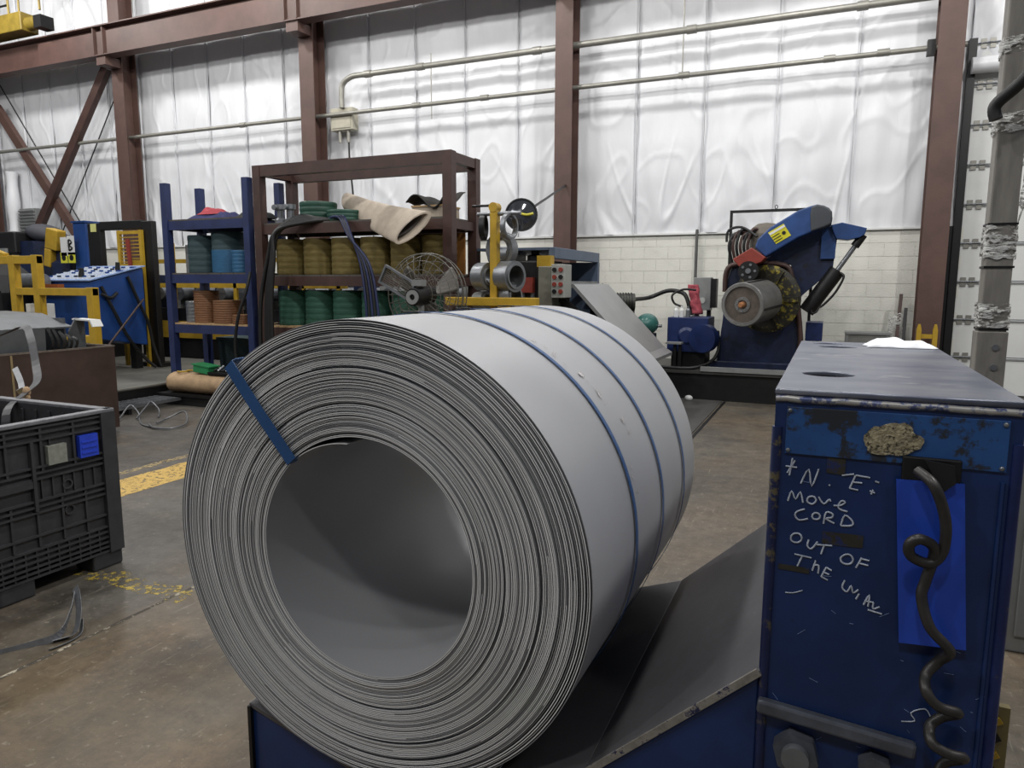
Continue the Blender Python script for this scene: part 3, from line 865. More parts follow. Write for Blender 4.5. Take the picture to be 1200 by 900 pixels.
o = G().tube(smooth_path([(0.505, 3.15, 2.19), (0.50, 3.15, 2.24), (0.56, 3.12, 2.30), (0.65, 3.1, 2.41), (0.85, 3.1, 2.62)], 6), 0.022, n=10).obj('cable_arm', m_rubber)
tag(o, 'black cable boom jutting out beside the wrapped post', 'cable arm')

# grey cabinet at the right edge
t = thing('grey_cabinet', 'pale grey metal cabinet just right of the blue stand', 'cabinet', (1.1, 3.9, 0))
BX('body', m_greysteel, t, 0.78, 1.7, 3.6, 4.3, 0.0, 1.02, bevel=0.01)
BX('door', m_greysteel, t, 0.82, 1.66, 3.585, 3.6, 0.08, 0.96, bevel=0.004)
# ------------------------------------------------------------------ collapsible bulk container at left
cxa, cxb, cya, cyb, cht = -4.85, -3.65, 1.52, 2.72, 0.89
t = thing('bulk_container', 'black plastic ribbed bulk container standing on the floor at left', 'container', (-4.25, 2.1, 0))
w_ = 0.03
BX('wall_panel', m_plastic, t, cxb - w_ - 0.02, cxb - 0.02, cya, cyb, 0.092, cht)
BX('wall_panel', m_plastic, t, cxa, cxa + w_, cya, cyb, 0.15, cht)
BX('wall_panel', m_plastic, t, cxa, cxb - 0.02, cyb - w_ - 0.02, cyb - 0.02, 0.15, cht)
BX('wall_panel', m_plastic, t, cxa, cxb - 0.02, cya, cya + w_, 0.15, cht)
BX('deck', m_plastic, t, cxa + 0.02, cxb - 0.02, cya + 0.02, cyb - 0.02, 0.09, 0.16)
m_rim = mat('scuffed_crate_rim', '#75757a', 0.5, var=0.4, scale=20)
for a in ((cxb - 0.05, cxb + 0.004, cya, cyb), (cxa - 0.004, cxa + 0.05, cya, cyb), (cxa, cxb, cyb - 0.05, cyb + 0.004), (cxa, cxb, cya - 0.004, cya + 0.05)):
    BX('rim', m_rim, t, *a, cht - 0.004, cht + 0.016, bevel=0.004)
# feet
for fx in (cxa + 0.02, (cxa + cxb) / 2 - 0.08, cxb - 0.17):
    for fy in (cya, (cya + cyb) / 2 - 0.08, cyb - 0.18):
        BX('foot', m_plastic, t, fx, fx + 0.16, fy, fy + 0.18, 0, 0.095, bevel=0.012)
# face toward +x: posts, ledges and ribs
def rx(y0, y1, z0, z1, d=0.022, nm='rib', m=None):
    return BX(nm, m or m_plastic, t, cxb - 0.022, cxb - 0.022 + d, y0, y1, z0, z1)
rx(cyb - 0.085, cyb, 0.09, cht, 0.030, 'corner_post')
rx(cya, cya + 0.085, 0.09, cht, 0.030, 'corner_post')
for z in (0.092, 0.118, 0.145, 0.175, 0.205, 0.235, 0.305, 0.425, 0.455, 0.485, 0.60, 0.63, 0.66, 0.80, 0.835, 0.865):
    rx(cya + 0.085, cyb - 0.085, z, z + 0.011, 0.020)
for y in [cya + 0.085 + 0.1313 * i for i in range(9)]:
    rx(y - 0.006, y + 0.006, 0.25, 0.48, 0.016)
for i in range(19):
    y = cya + 0.085 + 0.0575 * i
    rx(y - 0.004, y + 0.004, 0.095, 0.245, 0.015)
    if i > 12 or i < 5:
        rx(y - 0.004, y + 0.004, 0.66, 0.80 if i in (13, 18) else 0.67, 0.015)
    if i > 11:
        rx(y - 0.004, y + 0.004, 0.485, 0.60, 0.015)
for y in [cya + 0.085 + 0.1750 * i for i in range(7)]:
    rx(y - 0.006, y + 0.006, 0.63, 0.875, 0.018)
rx(2.245, 2.262, 0.44, 0.80, 0.028, 'gate_edge')
rx(cya + 0.085, 2.245, 0.565, 0.60, 0.026, 'gate_edge')
for (y, z) in ((2.43, 0.54), (2.43, 0.40)):
    G().lathe((cxb - 0.022, y, z), (1, 0, 0), [(0.020, 0), (0.020, 0.016), (0.028, 0.016), (0.028, 0)], 16).obj('boss', m_plastic, t)
# oval moulded swirl
for k, rr in enumerate((0.10, 0.085, 0.05)):
    G().tube([(cxb - 0.012, 1.90 + rr * 0.85 * math.cos(2 * PI * i / 28), 0.375 + rr * 0.72 * math.sin(2 * PI * i / 28) + 0.25 * rr * math.cos(2 * PI * i / 28)) for i in range(28)], 0.004, n=6, closed=True).obj('swirl', m_plastic, t)
la = rx(2.50, 2.605, 0.665, 0.785, 0.034, 'latch', mat('blue_latch_plastic', '#2745c4', 0.4, var=0.2, scale=20))
la['label'] = 'bright blue latch insert'
for i in range(3):
    BX('latch_rib', MATS['blue_latch_plastic'], la, cxb + 0.010, cxb + 0.016, 2.51, 2.595, 0.685 + 0.03 * i, 0.693 + 0.03 * i)
cdp = rx(2.33, 2.43, 0.665, 0.765, 0.030, 'label_card', mat('grey_label_card', '#8b8d84', 0.5, var=0.35, scale=40))
cdp['label'] = 'dusty grey label card'
# far inside wall ribs
for i in range(9):
    BX('inner_rib', m_plastic, t, cxa + 0.12 + 0.12 * i, cxa + 0.13 + 0.12 * i, cyb - 0.064, cyb - 0.05, 0.2, 0.86)

# steel strap tied to the container, looping from the bin behind
m_band = mat('grey_steel_band', '#84868a', 0.4, 0.5, var=0.4, scale=14)
pts = smooth_path([(-7.3, 3.6, 0.80), (-6.5, 3.55, 1.05), (-5.75, 3.45, 1.22), (-5.30, 3.30, 1.29), (-5.08, 3.20, 1.22), (-4.86, 3.08, 1.05), (-4.66, 2.95, 0.97), (-4.52, 2.79, 0.93), (-4.40, 2.60, 0.86), (-4.35, 2.55, 0.70)], 5)
o = G().ribbon(pts, 0.05, 0.003, (0.8, 0.5, 0.25)).obj('steel_band', mat('dark_steel_band', '#4b4b4e', 0.4, 0.4, var=0.4, scale=10))
tag(o, 'dark grey steel band arching from the bin down to the crate rim', 'steel band')
pts = smooth_path([(-5.45, 3.3, 0.98), (-5.2, 3.18, 0.90), (-4.98, 3.05, 0.82), (-4.80, 2.95, 0.86), (-4.70, 2.86, 0.93)], 5)
o = G().ribbon(pts, 0.04, 0.003, (0.5, 0.7, 0.5)).obj('steel_band', m_band)
tag(o, 'short pale steel band twisted beside the crate rim', 'steel band')
o = G().sph((-4.53, 2.80, 0.93), (0.024, 0.022, 0.034), 12, 8).sph((-4.525, 2.795, 0.895), (0.02, 0.02, 0.02), 10, 6).obj('tape_knot', m_burlap)
tag(o, 'tan tape knot tying the band to the crate rim', 'tape')

# bent scrap banding on the floor
def scrap(pts, w, label, nrm=(0, 0.2, 1)):
    o = G().ribbon(smooth_path(pts, 6), w, 0.0025, nrm).obj('scrap_banding', m_band)
    tag(o, label, 'scrap metal', 'scrap banding by the crate')
scrap([(-3.45, 1.45, 0.004), (-3.25, 1.72, 0.004), (-3.16, 1.86, 0.008), (-3.09, 1.95, 0.03), (-3.12, 2.03, 0.09), (-3.18, 2.10, 0.15)], 0.032, 'long bent strip of scrap banding lying by the crate')
scrap([(-3.10, 1.93, 0.006), (-3.06, 2.00, 0.02), (-3.09, 2.05, 0.08), (-3.16, 2.10, 0.14), (-3.22, 2.13, 0.16)], 0.034, 'wide upturned end of scrap banding by the crate', (0.8, 0.2, 0.5))
scrap([(-3.05, 1.88, 0.004), (-3.04, 1.96, 0.004), (-3.06, 2.03, 0.008), (-3.10, 2.07, 0.05)], 0.022, 'small curled piece of scrap banding by the crate', (1, 0, 0.4))

# ------------------------------------------------------------------ rusty scrap bin behind the container
t = thing('scrap_bin', 'dark rusty brown steel bin behind the black container', 'bin', (-7.6, 4.3, 0))
BX('side_plate', m_rust, t, -7.02, -7.00, 3.0, 5.28, 0.05, 0.93)
BX('side_plate', m_rust, t, -8.30, -8.28, 3.0, 5.28, 0.05, 0.93)
BX('end_plate', m_rust, t, -8.28, -7.02, 5.26, 5.28, 0.05, 0.93)
BX('end_plate', m_rust, t, -8.28, -7.02, 3.0, 3.02, 0.05, 0.93)
BX('floor_plate', m_rust, t, -8.28, -7.02, 3.02, 5.26, 0.05, 0.07)
for y in (3.2, 5.0):
    BX('skid', m_rust, t, -8.3, -7.0, y, y + 0.12, 0, 0.05)
m_lip = mat('worn_bright_lip', '#8a7f76', 0.4, 0.5, var=0.4, scale=20)
BX('lip', m_lip, t, -7.025, -6.995, 3.0, 5.285, 0.925, 0.942)
BX('lip', m_lip, t, -8.3, -7.0, 5.255, 5.285, 0.925, 0.942)
BX('seam_strip', mat('rust_seam', '#8c7a58', 0.6), t, -6.998, -6.993, 4.20, 4.22, 0.05, 0.92)
# grey sheet metal pieces piled in the bin
m_sheetgrey = mat('dull_sheet_metal', '#6c6f72', 0.42, 0.5, var=0.25, scale=5)
t = thing('sheet_metal_offcut', 'bent grey sheet metal cover sticking out of the rusty bin', 'sheet metal', (-7.7, 4.4, 0.08))
G().prism([(-8.15, 1.30), (-7.55, 1.285), (-7.10, 1.16), (-7.10, 1.145), (-7.55, 1.27), (-8.15, 1.285)], 'xz', 3.7, 4.9).obj('top_sheet', m_sheetgrey, t)
G().prism([(-7.115, 1.15), (-7.10, 1.15), (-7.14, 0.25), (-7.155, 0.25)], 'xz', 3.7, 4.62).obj('side_sheet', m_sheetgrey, t)
BX('end_sheet', m_sheetgrey, t, -8.15, -7.2, 4.88, 4.9, 0.25, 1.24)
t = thing('sheet_metal_offcut', 'upright bright metal flap at the corner of the rusty bin', 'sheet metal', (-7.3, 5.1, 0.08))
G().prism([(4.90, 0.5), (5.14, 0.5), (5.14, 1.22), (5.05, 1.24), (4.96, 1.10)], 'yz', -7.26, -7.245).obj('flap', m_sheetgrey, t)
G().prism([(-7.30, 1.23), (-7.02, 1.22), (-6.98, 1.15), (-7.0, 1.145), (-7.03, 1.205), (-7.30, 1.215)], 'xz', 5.04, 5.16).obj('bent_lip', m_white, t)
for i in range(6):
    x = -7.10 + 0.02 * (i % 3)
    y = 4.64 + 0.045 * i
    o = G().ribbon(smooth_path([(x, y, 1.16 - 0.02 * i), (x + 0.03, y + 0.03, 1.0), (x - 0.02, y, 0.8), (x, y + 0.03, 0.35)], 5), 0.03, 0.003, (0, 1, 0)).obj('band_offcut', mat('black_band', '#2b2b2c', 0.4, 0.3))
    tag(o, 'dark steel band offcut drooping inside the rusty bin', 'steel band', 'band offcuts in the bin')

# ------------------------------------------------------------------ raised machine platform and grating step
m_plat = mat('platform_deck_plate', '#77766f', 0.5, 0.2, var=0.3, scale=2.5)
t = thing('machine_platform', 'low raised steel platform carrying the left machines', 'platform', (-14, 9, 0))
BX('deck', m_plat, t, -24, -8.25, 4.3, 11.6, 0.22, 0.25)
BX('skirt', m_black, t, -8.28, -8.25, 4.3, 11.6, 0.0, 0.22)
BX('front_skirt', m_black, t, -24, -8.28, 4.30, 4.33, 0.0, 0.22)
BX('edge_angle', m_galv, t, -8.27, -8.235, 4.3, 7.3, 0.235, 0.255)
t = thing('grating_step', 'narrow serrated grating step along the platform edge', 'step', (-7.9, 6.2, 0))
for i in range(9):
    BX('grate_bar', m_steel, t, -8.2 + 0.052 * i, -8.19 + 0.052 * i, 5.2, 6.9, 0.07, 0.11)
for i in range(22):
    BX('cross_bar', m_steel, t, -8.2, -7.77, 5.22 + 0.078 * i, 5.235 + 0.078 * i, 0.10, 0.115)
for y in (5.25, 6.0, 6.8):
    BX('leg', m_black, t, -8.2, -7.78, y, y + 0.04, 0, 0.07)
# loose wire on the floor by the step
for k, (pts, lb) in enumerate((([(-7.30, 5.40, .01), (-7.55, 5.7, .03), (-7.75, 6.0, .12), (-7.55, 5.95, .05), (-7.35, 5.8, .01), (-7.05, 5.6, .01), (-6.7, 5.5, .02)], 'long kinked scrap wire on the floor by the grating step'),
                               ([(-7.4, 5.8, .02), (-7.6, 6.1, .10), (-7.75, 6.3, .12), (-7.5, 6.2, .05), (-7.28, 6.0, .01)], 'arched scrap wire beside the grating step'),
                               ([(-6.95, 5.7, .02), (-7.05, 5.95, .03), (-6.9, 6.05, .10), (-6.6, 5.8, .03), (-6.55, 5.55, .02), (-6.75, 5.5, .02), (-6.95, 5.6, .03)], 'looped scrap wire on the floor right of the grating step'))):
    o = G().tube(smooth_path(pts, 6), 0.010, n=6).obj('scrap_wire', m_band)
    tag(o, lb, 'wire', 'scrap wire on the floor')

# ------------------------------------------------------------------ racks
def rack(name, label, m, x0, x1, y0, y1, posts, h, shelves, pw=0.10, deckm=None):
    t = thing(name, label, 'shelf rack', ((x0 + x1) / 2, (y0 + y1) / 2, 0))
    for x in (x0, x1):
        for y in (y0, y1):
            BX('post', m, t, x - pw / 2, x + pw / 2, y - pw / 2, y + pw / 2, 0, h if (x, y) not in posts else posts[(x, y)], bevel=0.004)
    for z, dm in shelves:
        for y in (y0, y1):
            BX('beam', m, t, x0 + pw / 2, x1 - pw / 2, y - 0.03, y + 0.03, z - 0.13, z - 0.01)
        for x in (x0, x1):
            BX('side_beam', m, t, x - 0.03, x + 0.03, y0 + pw / 2, y1 - pw / 2, z - 0.12, z - 0.02)
        n = 6
        for i in range(n):
            xa_ = x0 + 0.05 + (x1 - x0 - 0.1) * i / n
            BX('deck_board', dm, t, xa_ + 0.004, xa_ + (x1 - x0 - 0.1) / n - 0.004, y0 - 0.02, y1 + 0.02, z - 0.01, z + 0.012)
    return t
m_deckd = mat('grey_deck_board', '#55504a', 0.6, var=0.3, scale=6)
BRX0, BRX1, RY0, RY1 = -8.55, -7.07, 7.4, 8.0
rack('blue_rack', 'dark blue steel rack left of the brown rack', m_rackblue, BRX0, BRX1, RY0, RY1, {}, 2.97, [(2.46, m_deckd), (1.73, m_deckd), (1.035, m_wood)])
WRX0, WRX1 = -6.86, -4.06
t = rack('brown_rack', 'tall brown steel rack holding rope drums and carpet roll', m_rackbrown, WRX0, WRX1, RY0, RY1 + 0.02, {}, 3.10, [(2.36, m_deckd), (1.70, m_deckd), (1.04, m_wood)], pw=0.12)
for y in (RY0, RY1 + 0.02):
    BX('top_beam', m_rackbrown, t, WRX0 + 0.06, WRX1 - 0.06, y - 0.05, y + 0.05, 2.96, 3.10)
for x in (WRX0, WRX1):
    BX('top_side_beam', m_rackbrown, t, x - 0.05, x + 0.05, RY0 + 0.06, RY1 - 0.04, 2.98, 3.09)

# drums and rolls standing on the shelves
def drum(x, y, z, r, h, m, label, cat='drum', grp=None, ridges=6, name='rope_drum', bands=None):
    t = thing(name, label, cat, (x, y, z), grp)
    pr = [(0.0, 0.0), (r * 0.96, 0.0)]
    for i in range(ridges):
        a, b_ = h * (i + 0.1) / ridges, h * (i + 0.9) / ridges
        pr += [(r * 0.985, a), (r, a + (b_ - a) * 0.3), (r, b_ - (b_ - a) * 0.3), (r * 0.985, b_)]
    pr += [(r * 0.96, h), (r * 0.35, h), (r * 0.33, h - 0.06), (0, h - 0.06)]
    G().lathe((x, y, z), (0, 0, 1), pr, 28).obj('winding', m, t)
    G().lathe((x, y, z), (0, 0, 1), [(r * 0.36, h - 0.05), (r * 0.36, h + 0.004), (r * 0.30, h + 0.004), (r * 0.30, h - 0.05)], 20).obj('core', m_wood, t)
    if bands:
        G().lathe((x, y, z), (0, 0, 1), [(r * 1.006, 0.004), (r * 1.012, 0.01), (r * 1.012, h * 0.55), (r * 1.006, h * 0.56)], 28).obj('lower_wrap', bands, t)
    return t
m_gold = mat('olive_gold_rope', '#6f602f', 0.75, var=0.35, scale=9, stretch=(1, 1, 6), bump=0.2, bscale=50)
m_green = mat('green_rope', '#245343', 0.7, var=0.35, scale=9, stretch=(1, 1, 6), bump=0.2, bscale=50)
m_teal = mat('dark_teal_rope', '#31474c', 0.7, var=0.3, scale=8, stretch=(1, 1, 5))
m_sky = mat('blue_wrap', '#2b5e84', 0.5, var=0.25, scale=10, stretch=(1, 1, 5))
m_orange = mat('brown_strapping_roll', '#7a5233', 0.6, var=0.35, scale=10, stretch=(1, 1, 7), bump=0.2, bscale=50)
words = ['first', 'second', 'third', 'fourth', 'fifth', 'sixth']
for i in range(6):
    x = -6.57 + 0.445 * i
    drum(x, 7.66, 1.712, 0.212, 0.46, m_gold, words[i] + ' olive gold rope drum from the left on the middle shelf', 'drum', 'gold drums on the brown rack')
    drum(x - 0.0, 7.66, 1.052, 0.212, 0.46, m_green, words[i] + ' green rope drum from the left on the lower shelf', 'drum', 'green drums on the brown rack')
drum(-8.17, 7.66, 1.742, 0.205, 0.52, m_teal, 'dark grey green drum on the blue rack middle shelf')
drum(-7.72, 7.70, 1.742, 0.235, 0.56, m_teal, 'large dark drum with blue lower wrap on the blue rack', bands=m_sky)
drum(-7.33, 7.52, 1.742, 0.13, 0.30, m_sky, 'small blue drum on the blue rack middle shelf')
drum(-8.35, 7.60, 1.047, 0.11, 0.30, m_steel, 'silver ribbed can on the blue rack lower shelf', 'can', name='metal_can')
drum(-8.12, 7.62, 1.047, 0.17, 0.45, m_orange, 'tall brown strapping roll on the blue rack lower shelf', 'roll', name='strapping_roll', ridges=14)
drum(-7.72, 7.62, 1.047, 0.20, 0.32, m_orange, 'wide brown strapping roll on the blue rack lower shelf', 'roll', name='strapping_roll', ridges=10)
drum(-7.36, 7.52, 1.047, 0.14, 0.13, m_orange, 'short brown strapping roll at the right of the blue rack', 'roll', name='strapping_roll', ridges=4)
drum(-8.42, 7.68, 1.742, 0.085, 0.40, m_greysteel, 'narrow grey canister at the left of the blue rack', 'can', name='metal_can')
# rag pile on the blue rack
def ragpile(x0, x1, y0, y1, z, h, m, label, s0):
    def fn(u, v):
        e = min(u, 1 - u, v, 1 - v)
        return (x0 + (x1 - x0) * u, y0 + (y1 - y0) * v, z + min(1, e * 5) * h * (0.55 + 0.6 * noise.noise((u * 3 + s0, v * 3, s0))))
    o = G().grid(fn, 20, 14).obj('folded_cloth', m)
    tag(o, label, 'cloth')
ragpile(-8.25, -7.55, 7.45, 7.9, 2.473, 0.16, mat('dark_blue_cloth', '#2c2f5c', 0.9), 'dark blue cloth on the blue rack top shelf', 3)
ragpile(-8.1, -7.7, 7.5, 7.8, 2.54, 0.12, mat('red_cloth', '#a8414a', 0.9), 'red cloth lying on the dark blue cloth', 5)
ragpile(-7.35, -6.98, 7.45, 7.9, 2.473, 0.16, mat('black_cloth', '#27282a', 0.9), 'black cloth on the right of the blue rack top shelf', 8)
# things on the brown rack top shelf
m_dkgreen = mat('dark_green_plastic', '#1f4a3c', 0.5, var=0.35, scale=8)
drum(-6.12, 7.65, 2.372, 0.24, 0.26, m_dkgreen, 'dark green strapping coil on the brown rack top shelf', 'roll', name='strapping_roll', ridges=4)
drum(-5.68, 7.62, 2.372, 0.23, 0.14, m_dkgreen, 'flat dark green coil beside the carpet roll', 'roll', name='strapping_roll', ridges=3)
for i, x in enumerate((-6.62, -6.45)):
    t = thing('steel_fitting', ('left' if i == 0 else 'right') + ' chrome fitting standing on the brown rack top shelf', 'fitting', (x, 7.5, 2.372))
    G().lathe((x, 7.5, 2.372), (0, 0, 1), [(0, 0), (0.07, 0), (0.07, 0.05), (0.04, 0.07), (0.04, 0.16), (0.065, 0.18), (0.065, 0.24), (0, 0.24)], 18).obj('body', m_steel, t)
    G().cyl((x, 7.42, 2.57), (x, 7.38, 2.57), 0.035, n=12).obj('port', m_steel, t)
# carpet roll
def loft(p, q, a0, b0, a1, b1, m, name, t, n=36, k=16, inner=0.9, bend=0.0):
    p, q = V(p), V(q)
    def ring(f, s_):
        a = V(a0).lerp(V(a1), f) * s_
        b_ = V(b0).lerp(V(b1), f) * s_
        c = p.lerp(q, f) + V((0, 0, -bend * math.sin(PI * f)))
        return [c + math.cos(2 * PI * i / n) * a + math.sin(2 * PI * i / n) * b_ * (1 + 0.05 * noise.noise((i * 0.6, f * 4, 2))) for i in range(n)]
    g = G()
    for s_ in (1.0, inner):
        vs = []
        for j in range(k + 1):
            vs += ring(j / k, s_)
        g.add(vs, [(j * n + i, j * n + (i + 1) % n, j * n + n + (i + 1) % n, j * n + n + i) for j in range(k) for i in range(n)], True)
    for f in (0, 1):
        vs = ring(f, 1.0) + ring(f, inner)
        g.add(vs, [(i, (i + 1) % n, n + (i + 1) % n, n + i) for i in range(n)])
    return g.obj(name, m, t)
t = thing('carpet_roll', 'thick beige felt roll lying askew on the brown rack', 'carpet roll', (-4.9, 7.3, 2.38))
loft((-5.84, 7.88, 2.66), (-4.29, 6.97, 2.215), (0.04, 0, 0.10), (-0.08, 0, 0.05), (0.235, 0.0, 0.155), (-0.045, 0.0, 0.078), m_felt, 'felt_sheet', t, inner=0.86, bend=0.03)
loft((-5.80, 7.86, 2.655), (-4.40, 7.04, 2.25), (0.03, 0, 0.06), (-0.05, 0, 0.03), (0.19, 0.0, 0.12), (-0.028, 0.0, 0.05), mat('grey_felt', '#6d6a68', 0.9), 'inner_layer', t, inner=0.8)
def crumple(x0, x1, y0, y1, z0, amp, s0, m, label, name='torn_sheet', cat='sheet'):
    def fn(u, v):
        return (x0 + (x1 - x0) * u, y0 + (y1 - y0) * v + 0.05 * noise.noise((u * 3, v * 3, s0 + 3)), z0 + amp * noise.noise((u * 2.2 + s0, v * 1.6, s0)) + 0.05 * u)
    o = G().grid(fn, 18, 10).obj(name, m)
    q = o.modifiers.new('solid', 'SOLIDIFY')
    q.thickness = 0.012
    tag(o, label, cat)
crumple(-4.68, -4.14, 7.45, 7.95, 2.56, 0.16, 4, mat('dark_torn_felt', '#34322f', 0.9), 'dark torn felt sheet on the right of the rack top shelf')
t = thing('wooden_crate', 'pale board box at the right end of the rack top shelf', 'box', (-4.4, 7.7, 2.372))
BX('body', m_felt, t, -4.62, -4.2, 7.5, 7.9, 2.372, 2.50)
BX('lid', m_wood, t, -4.63, -4.19, 7.49, 7.91, 2.50, 2.52)
t = thing('plywood_sheet', 'orange brown plywood panel leaning behind the gold drums', 'plywood', (-4.6, 7.93, 1.71))
BX('panel', mat('orange_plywood', '#9c6a35', 0.6, var=0.3, scale=5, stretch=(1, 1, 4)), t, -5.0, -4.13, 7.90, 7.93, 1.715, 2.22)

# hoses and cables draped over the brown rack
def hose(pts, r, m, label, grp, name='draped_hose'):
    o = G().tube(smooth_path(pts, 7), r, n=8).obj(name, m)
    tag(o, label, 'hose', grp)
m_bluehose = mat('dark_blue_hose', '#232c54', 0.45)
for i in range(7):
    j = random.uniform(-0.05, 0.05)
    hose([(-5.95 + 0.05 * i, 7.5, 2.40), (-6.15 + 0.02 * i, 7.30, 2.43 - 0.012 * i), (-6.42 + j, 7.22 - 0.01 * i, 2.24), (-6.56 + j + 0.02 * i, 7.2 - 0.012 * i, 1.9), (-6.70 + j + 0.035 * i, 7.18 - 0.012 * i, 1.35), (-6.72 + j + 0.04 * i, 7.16 - 0.012 * i, 0.6), (-6.66 + 0.05 * i, 7.12 - 0.02 * i, 0.04)], 0.026, m_rubber,
         'black hose draped down the left side of the brown rack', 'left hose bundle on the brown rack')
for i in range(5):
    hose([(-5.7 - 0.05 * i, 7.5, 2.40), (-5.46 - 0.02 * i, 7.30, 2.40), (-5.30 - 0.01 * i, 7.22, 2.16), (-5.17 + 0.03 * i, 7.2, 1.85), (-5.09 + 0.04 * i, 7.18, 1.4), (-5.06 + 0.045 * i, 7.16, 0.8), (-5.05 + 0.03 * i, 7.14, 0.04)], 0.016, (m_bluehose, m_rubber)[i % 2],
         ('dark blue', 'black')[i % 2] + ' hose draped over the middle of the brown rack', 'middle hose bundle on the brown rack')
hose([(-7.0, 7.32, 1.75), (-7.03, 7.26, 1.5), (-7.15, 7.2, 1.1), (-7.2, 7.2, 0.6), (-7.0, 7.2, 0.03)], 0.02, m_rubber, 'black cable hanging beside the right post of the blue rack', None, 'hanging_cable')

# burlap roll on a low skid, with clutter on top
t = thing('low_skid', 'low dark skid under the tan burlap roll', 'skid', (-7.6, 6.9, 0))
BX('runner', m_black, t, -8.2, -6.9, 6.78, 6.86, 0, 0.12)
BX('runner', m_black, t, -8.2, -6.9, 7.04, 7.12, 0, 0.12)
BX('deck', m_black, t, -8.2, -6.9, 6.75, 7.15, 0.12, 0.15)
def bur(u, v):
    a = 2 * PI * v
    x = -8.14 + 1.30 * u
    e = min(1, min(u, 1 - u) * 14) ** 0.5
    s_ = 1 + 0.05 * noise.noise((u * 6, math.cos(a) * 2, math.sin(a) * 2))
    return (x, 6.95 + 0.17 * e * s_ * math.cos(a), 0.285 + 0.135 * e * s_ * math.sin(a))
tag(G().grid(bur, 40, 28).obj('burlap_roll', m_burlap), 'tan burlap wrapped roll lying low in front of the blue rack', 'roll')
t = thing('green_tray', 'small green tray on the burlap roll', 'tray', (-7.5, 6.95, 0.42))
BX('body', mat('green_plastic', '#2e8a55', 0.45), t, -7.63, -7.36, 6.86, 7.04, 0.43, 0.53, bevel=0.01, M=rot((-7.5, 6.95, 0.45), 'Y', 6))
BX('rim', mat('green_plastic', '#2e8a55'), t, -7.65, -7.34, 6.85, 7.05, 0.525, 0.54, M=rot((-7.5, 6.95, 0.45), 'Y', 6))
t = thing('tool_tray', 'dark tray of small tools next to the green tray', 'tray', (-7.2, 6.95, 0.42))
BX('body', m_black, t, -7.36, -6.95, 6.85, 7.05, 0.425, 0.455)
for i in range(5):
    G().cyl((-7.30 + 0.07 * i, 6.9, 0.47), (-7.27 + 0.07 * i, 6.98, 0.50 + 0.03 * (i % 2)), 0.015, n=8).obj('tool', (m_black, m_steel)[i % 2], t)
o = G().tube(smooth_path([(-7.95, 6.9, 0.43), (-7.85, 6.85, 0.435), (-7.78, 6.92, 0.44), (-7.85, 6.98, 0.44), (-7.72, 7.0, 0.44)], 5), 0.012, n=6).obj('rope_scrap', m_yellow)
tag(o, 'yellow rope scrap bunched on the burlap roll', 'rope')
# dark bins on the floor below the blue rack
for i, (x, m, lb) in enumerate(((-8.2, m_teal, 'dark bin under the left half of the blue rack'), (-7.5, m_rackbrown, 'brown bin under the right half of the blue rack'))):
    t = thing('floor_bin', lb, 'bin', (x, 8.35, 0))
    G().prism([(x - 0.26, 0.0), (x + 0.26, 0.0), (x + 0.3, 0.75), (x - 0.3, 0.75)], 'xz', 8.15, 8.65).obj('body', m, t)
    BX('rim', m, t, x - 0.32, x + 0.32, 8.13, 8.67, 0.75, 0.79)
# ------------------------------------------------------------------ left machines on the platform
ZP = 0.25
t = thing('control_console', 'blue control console with sloping button panel at left', 'console', (-10.5, 7.65, ZP))
G().prism([(7.2, 0.78), (8.1, 0.62), (8.1, 1.84), (7.2, 1.62)], 'yz', -11.1, -9.95).obj('body', m_blue, t, bevel=0.015)
m_keys = mat('pale_blue_panel', '#8ba3cf', 0.4, var=0.3, scale=14, wear=0.4, wscale=20, wcol='#2d4a86')
pl_ = G().prism([(7.17, 1.628), (8.12, 1.858), (8.12, 1.875), (7.17, 1.645)], 'yz', -11.15, -9.92).obj('button_panel', m_keys, t)
pl_['label'] = 'pale blue panel crowded with buttons'
m_key = [mat('white_key', '#e3e6ea', 0.4), mat('black_key', '#17181a', 0.4), mat('dark_blue_key', '#22407e', 0.4)]
for i in range(12):
    for j in range(7):
        x, y = -11.05 + 0.095 * i, 7.26 + 0.118 * j
        z = 1.645 + 0.2421 * (y - 7.17)
        BX('button', m_key[(i * 3 + j * 5 + (i * j) % 4) % 3 if (i + j) % 2 else 0], pl_, x - 0.032, x + 0.032, y - 0.035, y + 0.035, z - 0.01, z + 0.016)
for x, y in ((-10.35, 7.35), (-10.08, 7.75)):
    G().cyl((x, y, 1.68), (x + 0.02, y, 1.82 + 0.24 * (y - 7.35)), 0.045, 0.03, n=10).obj('lever', m_black, pl_)
BX('tray', m_black, t, -11.0, -10.2, 7.0, 7.2, 1.50, 1.53, bevel=0.008)
BX('tray_item', mat('orange_part', '#b0622d', 0.5), t, -10.75, -10.45, 7.04, 7.14, 1.53, 1.58)
for x in (-11.0, -10.1):
    for y in (7.3, 8.0):
        BX('leg', m_black, t, x - 0.06, x + 0.06, y - 0.06, y + 0.06, ZP, 0.9 if y < 7.5 else 0.75)
for k, pts in enumerate(([(-9.93, 7.35, 1.55), (-9.9, 7.5, 1.2), (-9.9, 7.7, 0.8), (-9.88, 7.95, 0.45), (-9.8, 8.1, 0.27)], [(-9.93, 7.8, 1.7), (-9.9, 7.95, 1.3), (-9.9, 8.1, 0.95), (-9.88, 8.15, 0.6), (-9.8, 8.2, 0.27)], [(-9.93, 7.6, 1.45), (-9.88, 7.45, 1.38), (-9.9, 7.32, 1.44)])):
    G().tube(smooth_path(pts, 6), 0.025, n=8).obj('cable', m_rubber, t)
o = G().cyl((-9.4, 6.6, 0.3), (-9.86, 8.0, 1.35), 0.015, n=8).obj('thin_rod', m_rust)
tag(o, 'thin rusty rod leaning on the blue console', 'rod')

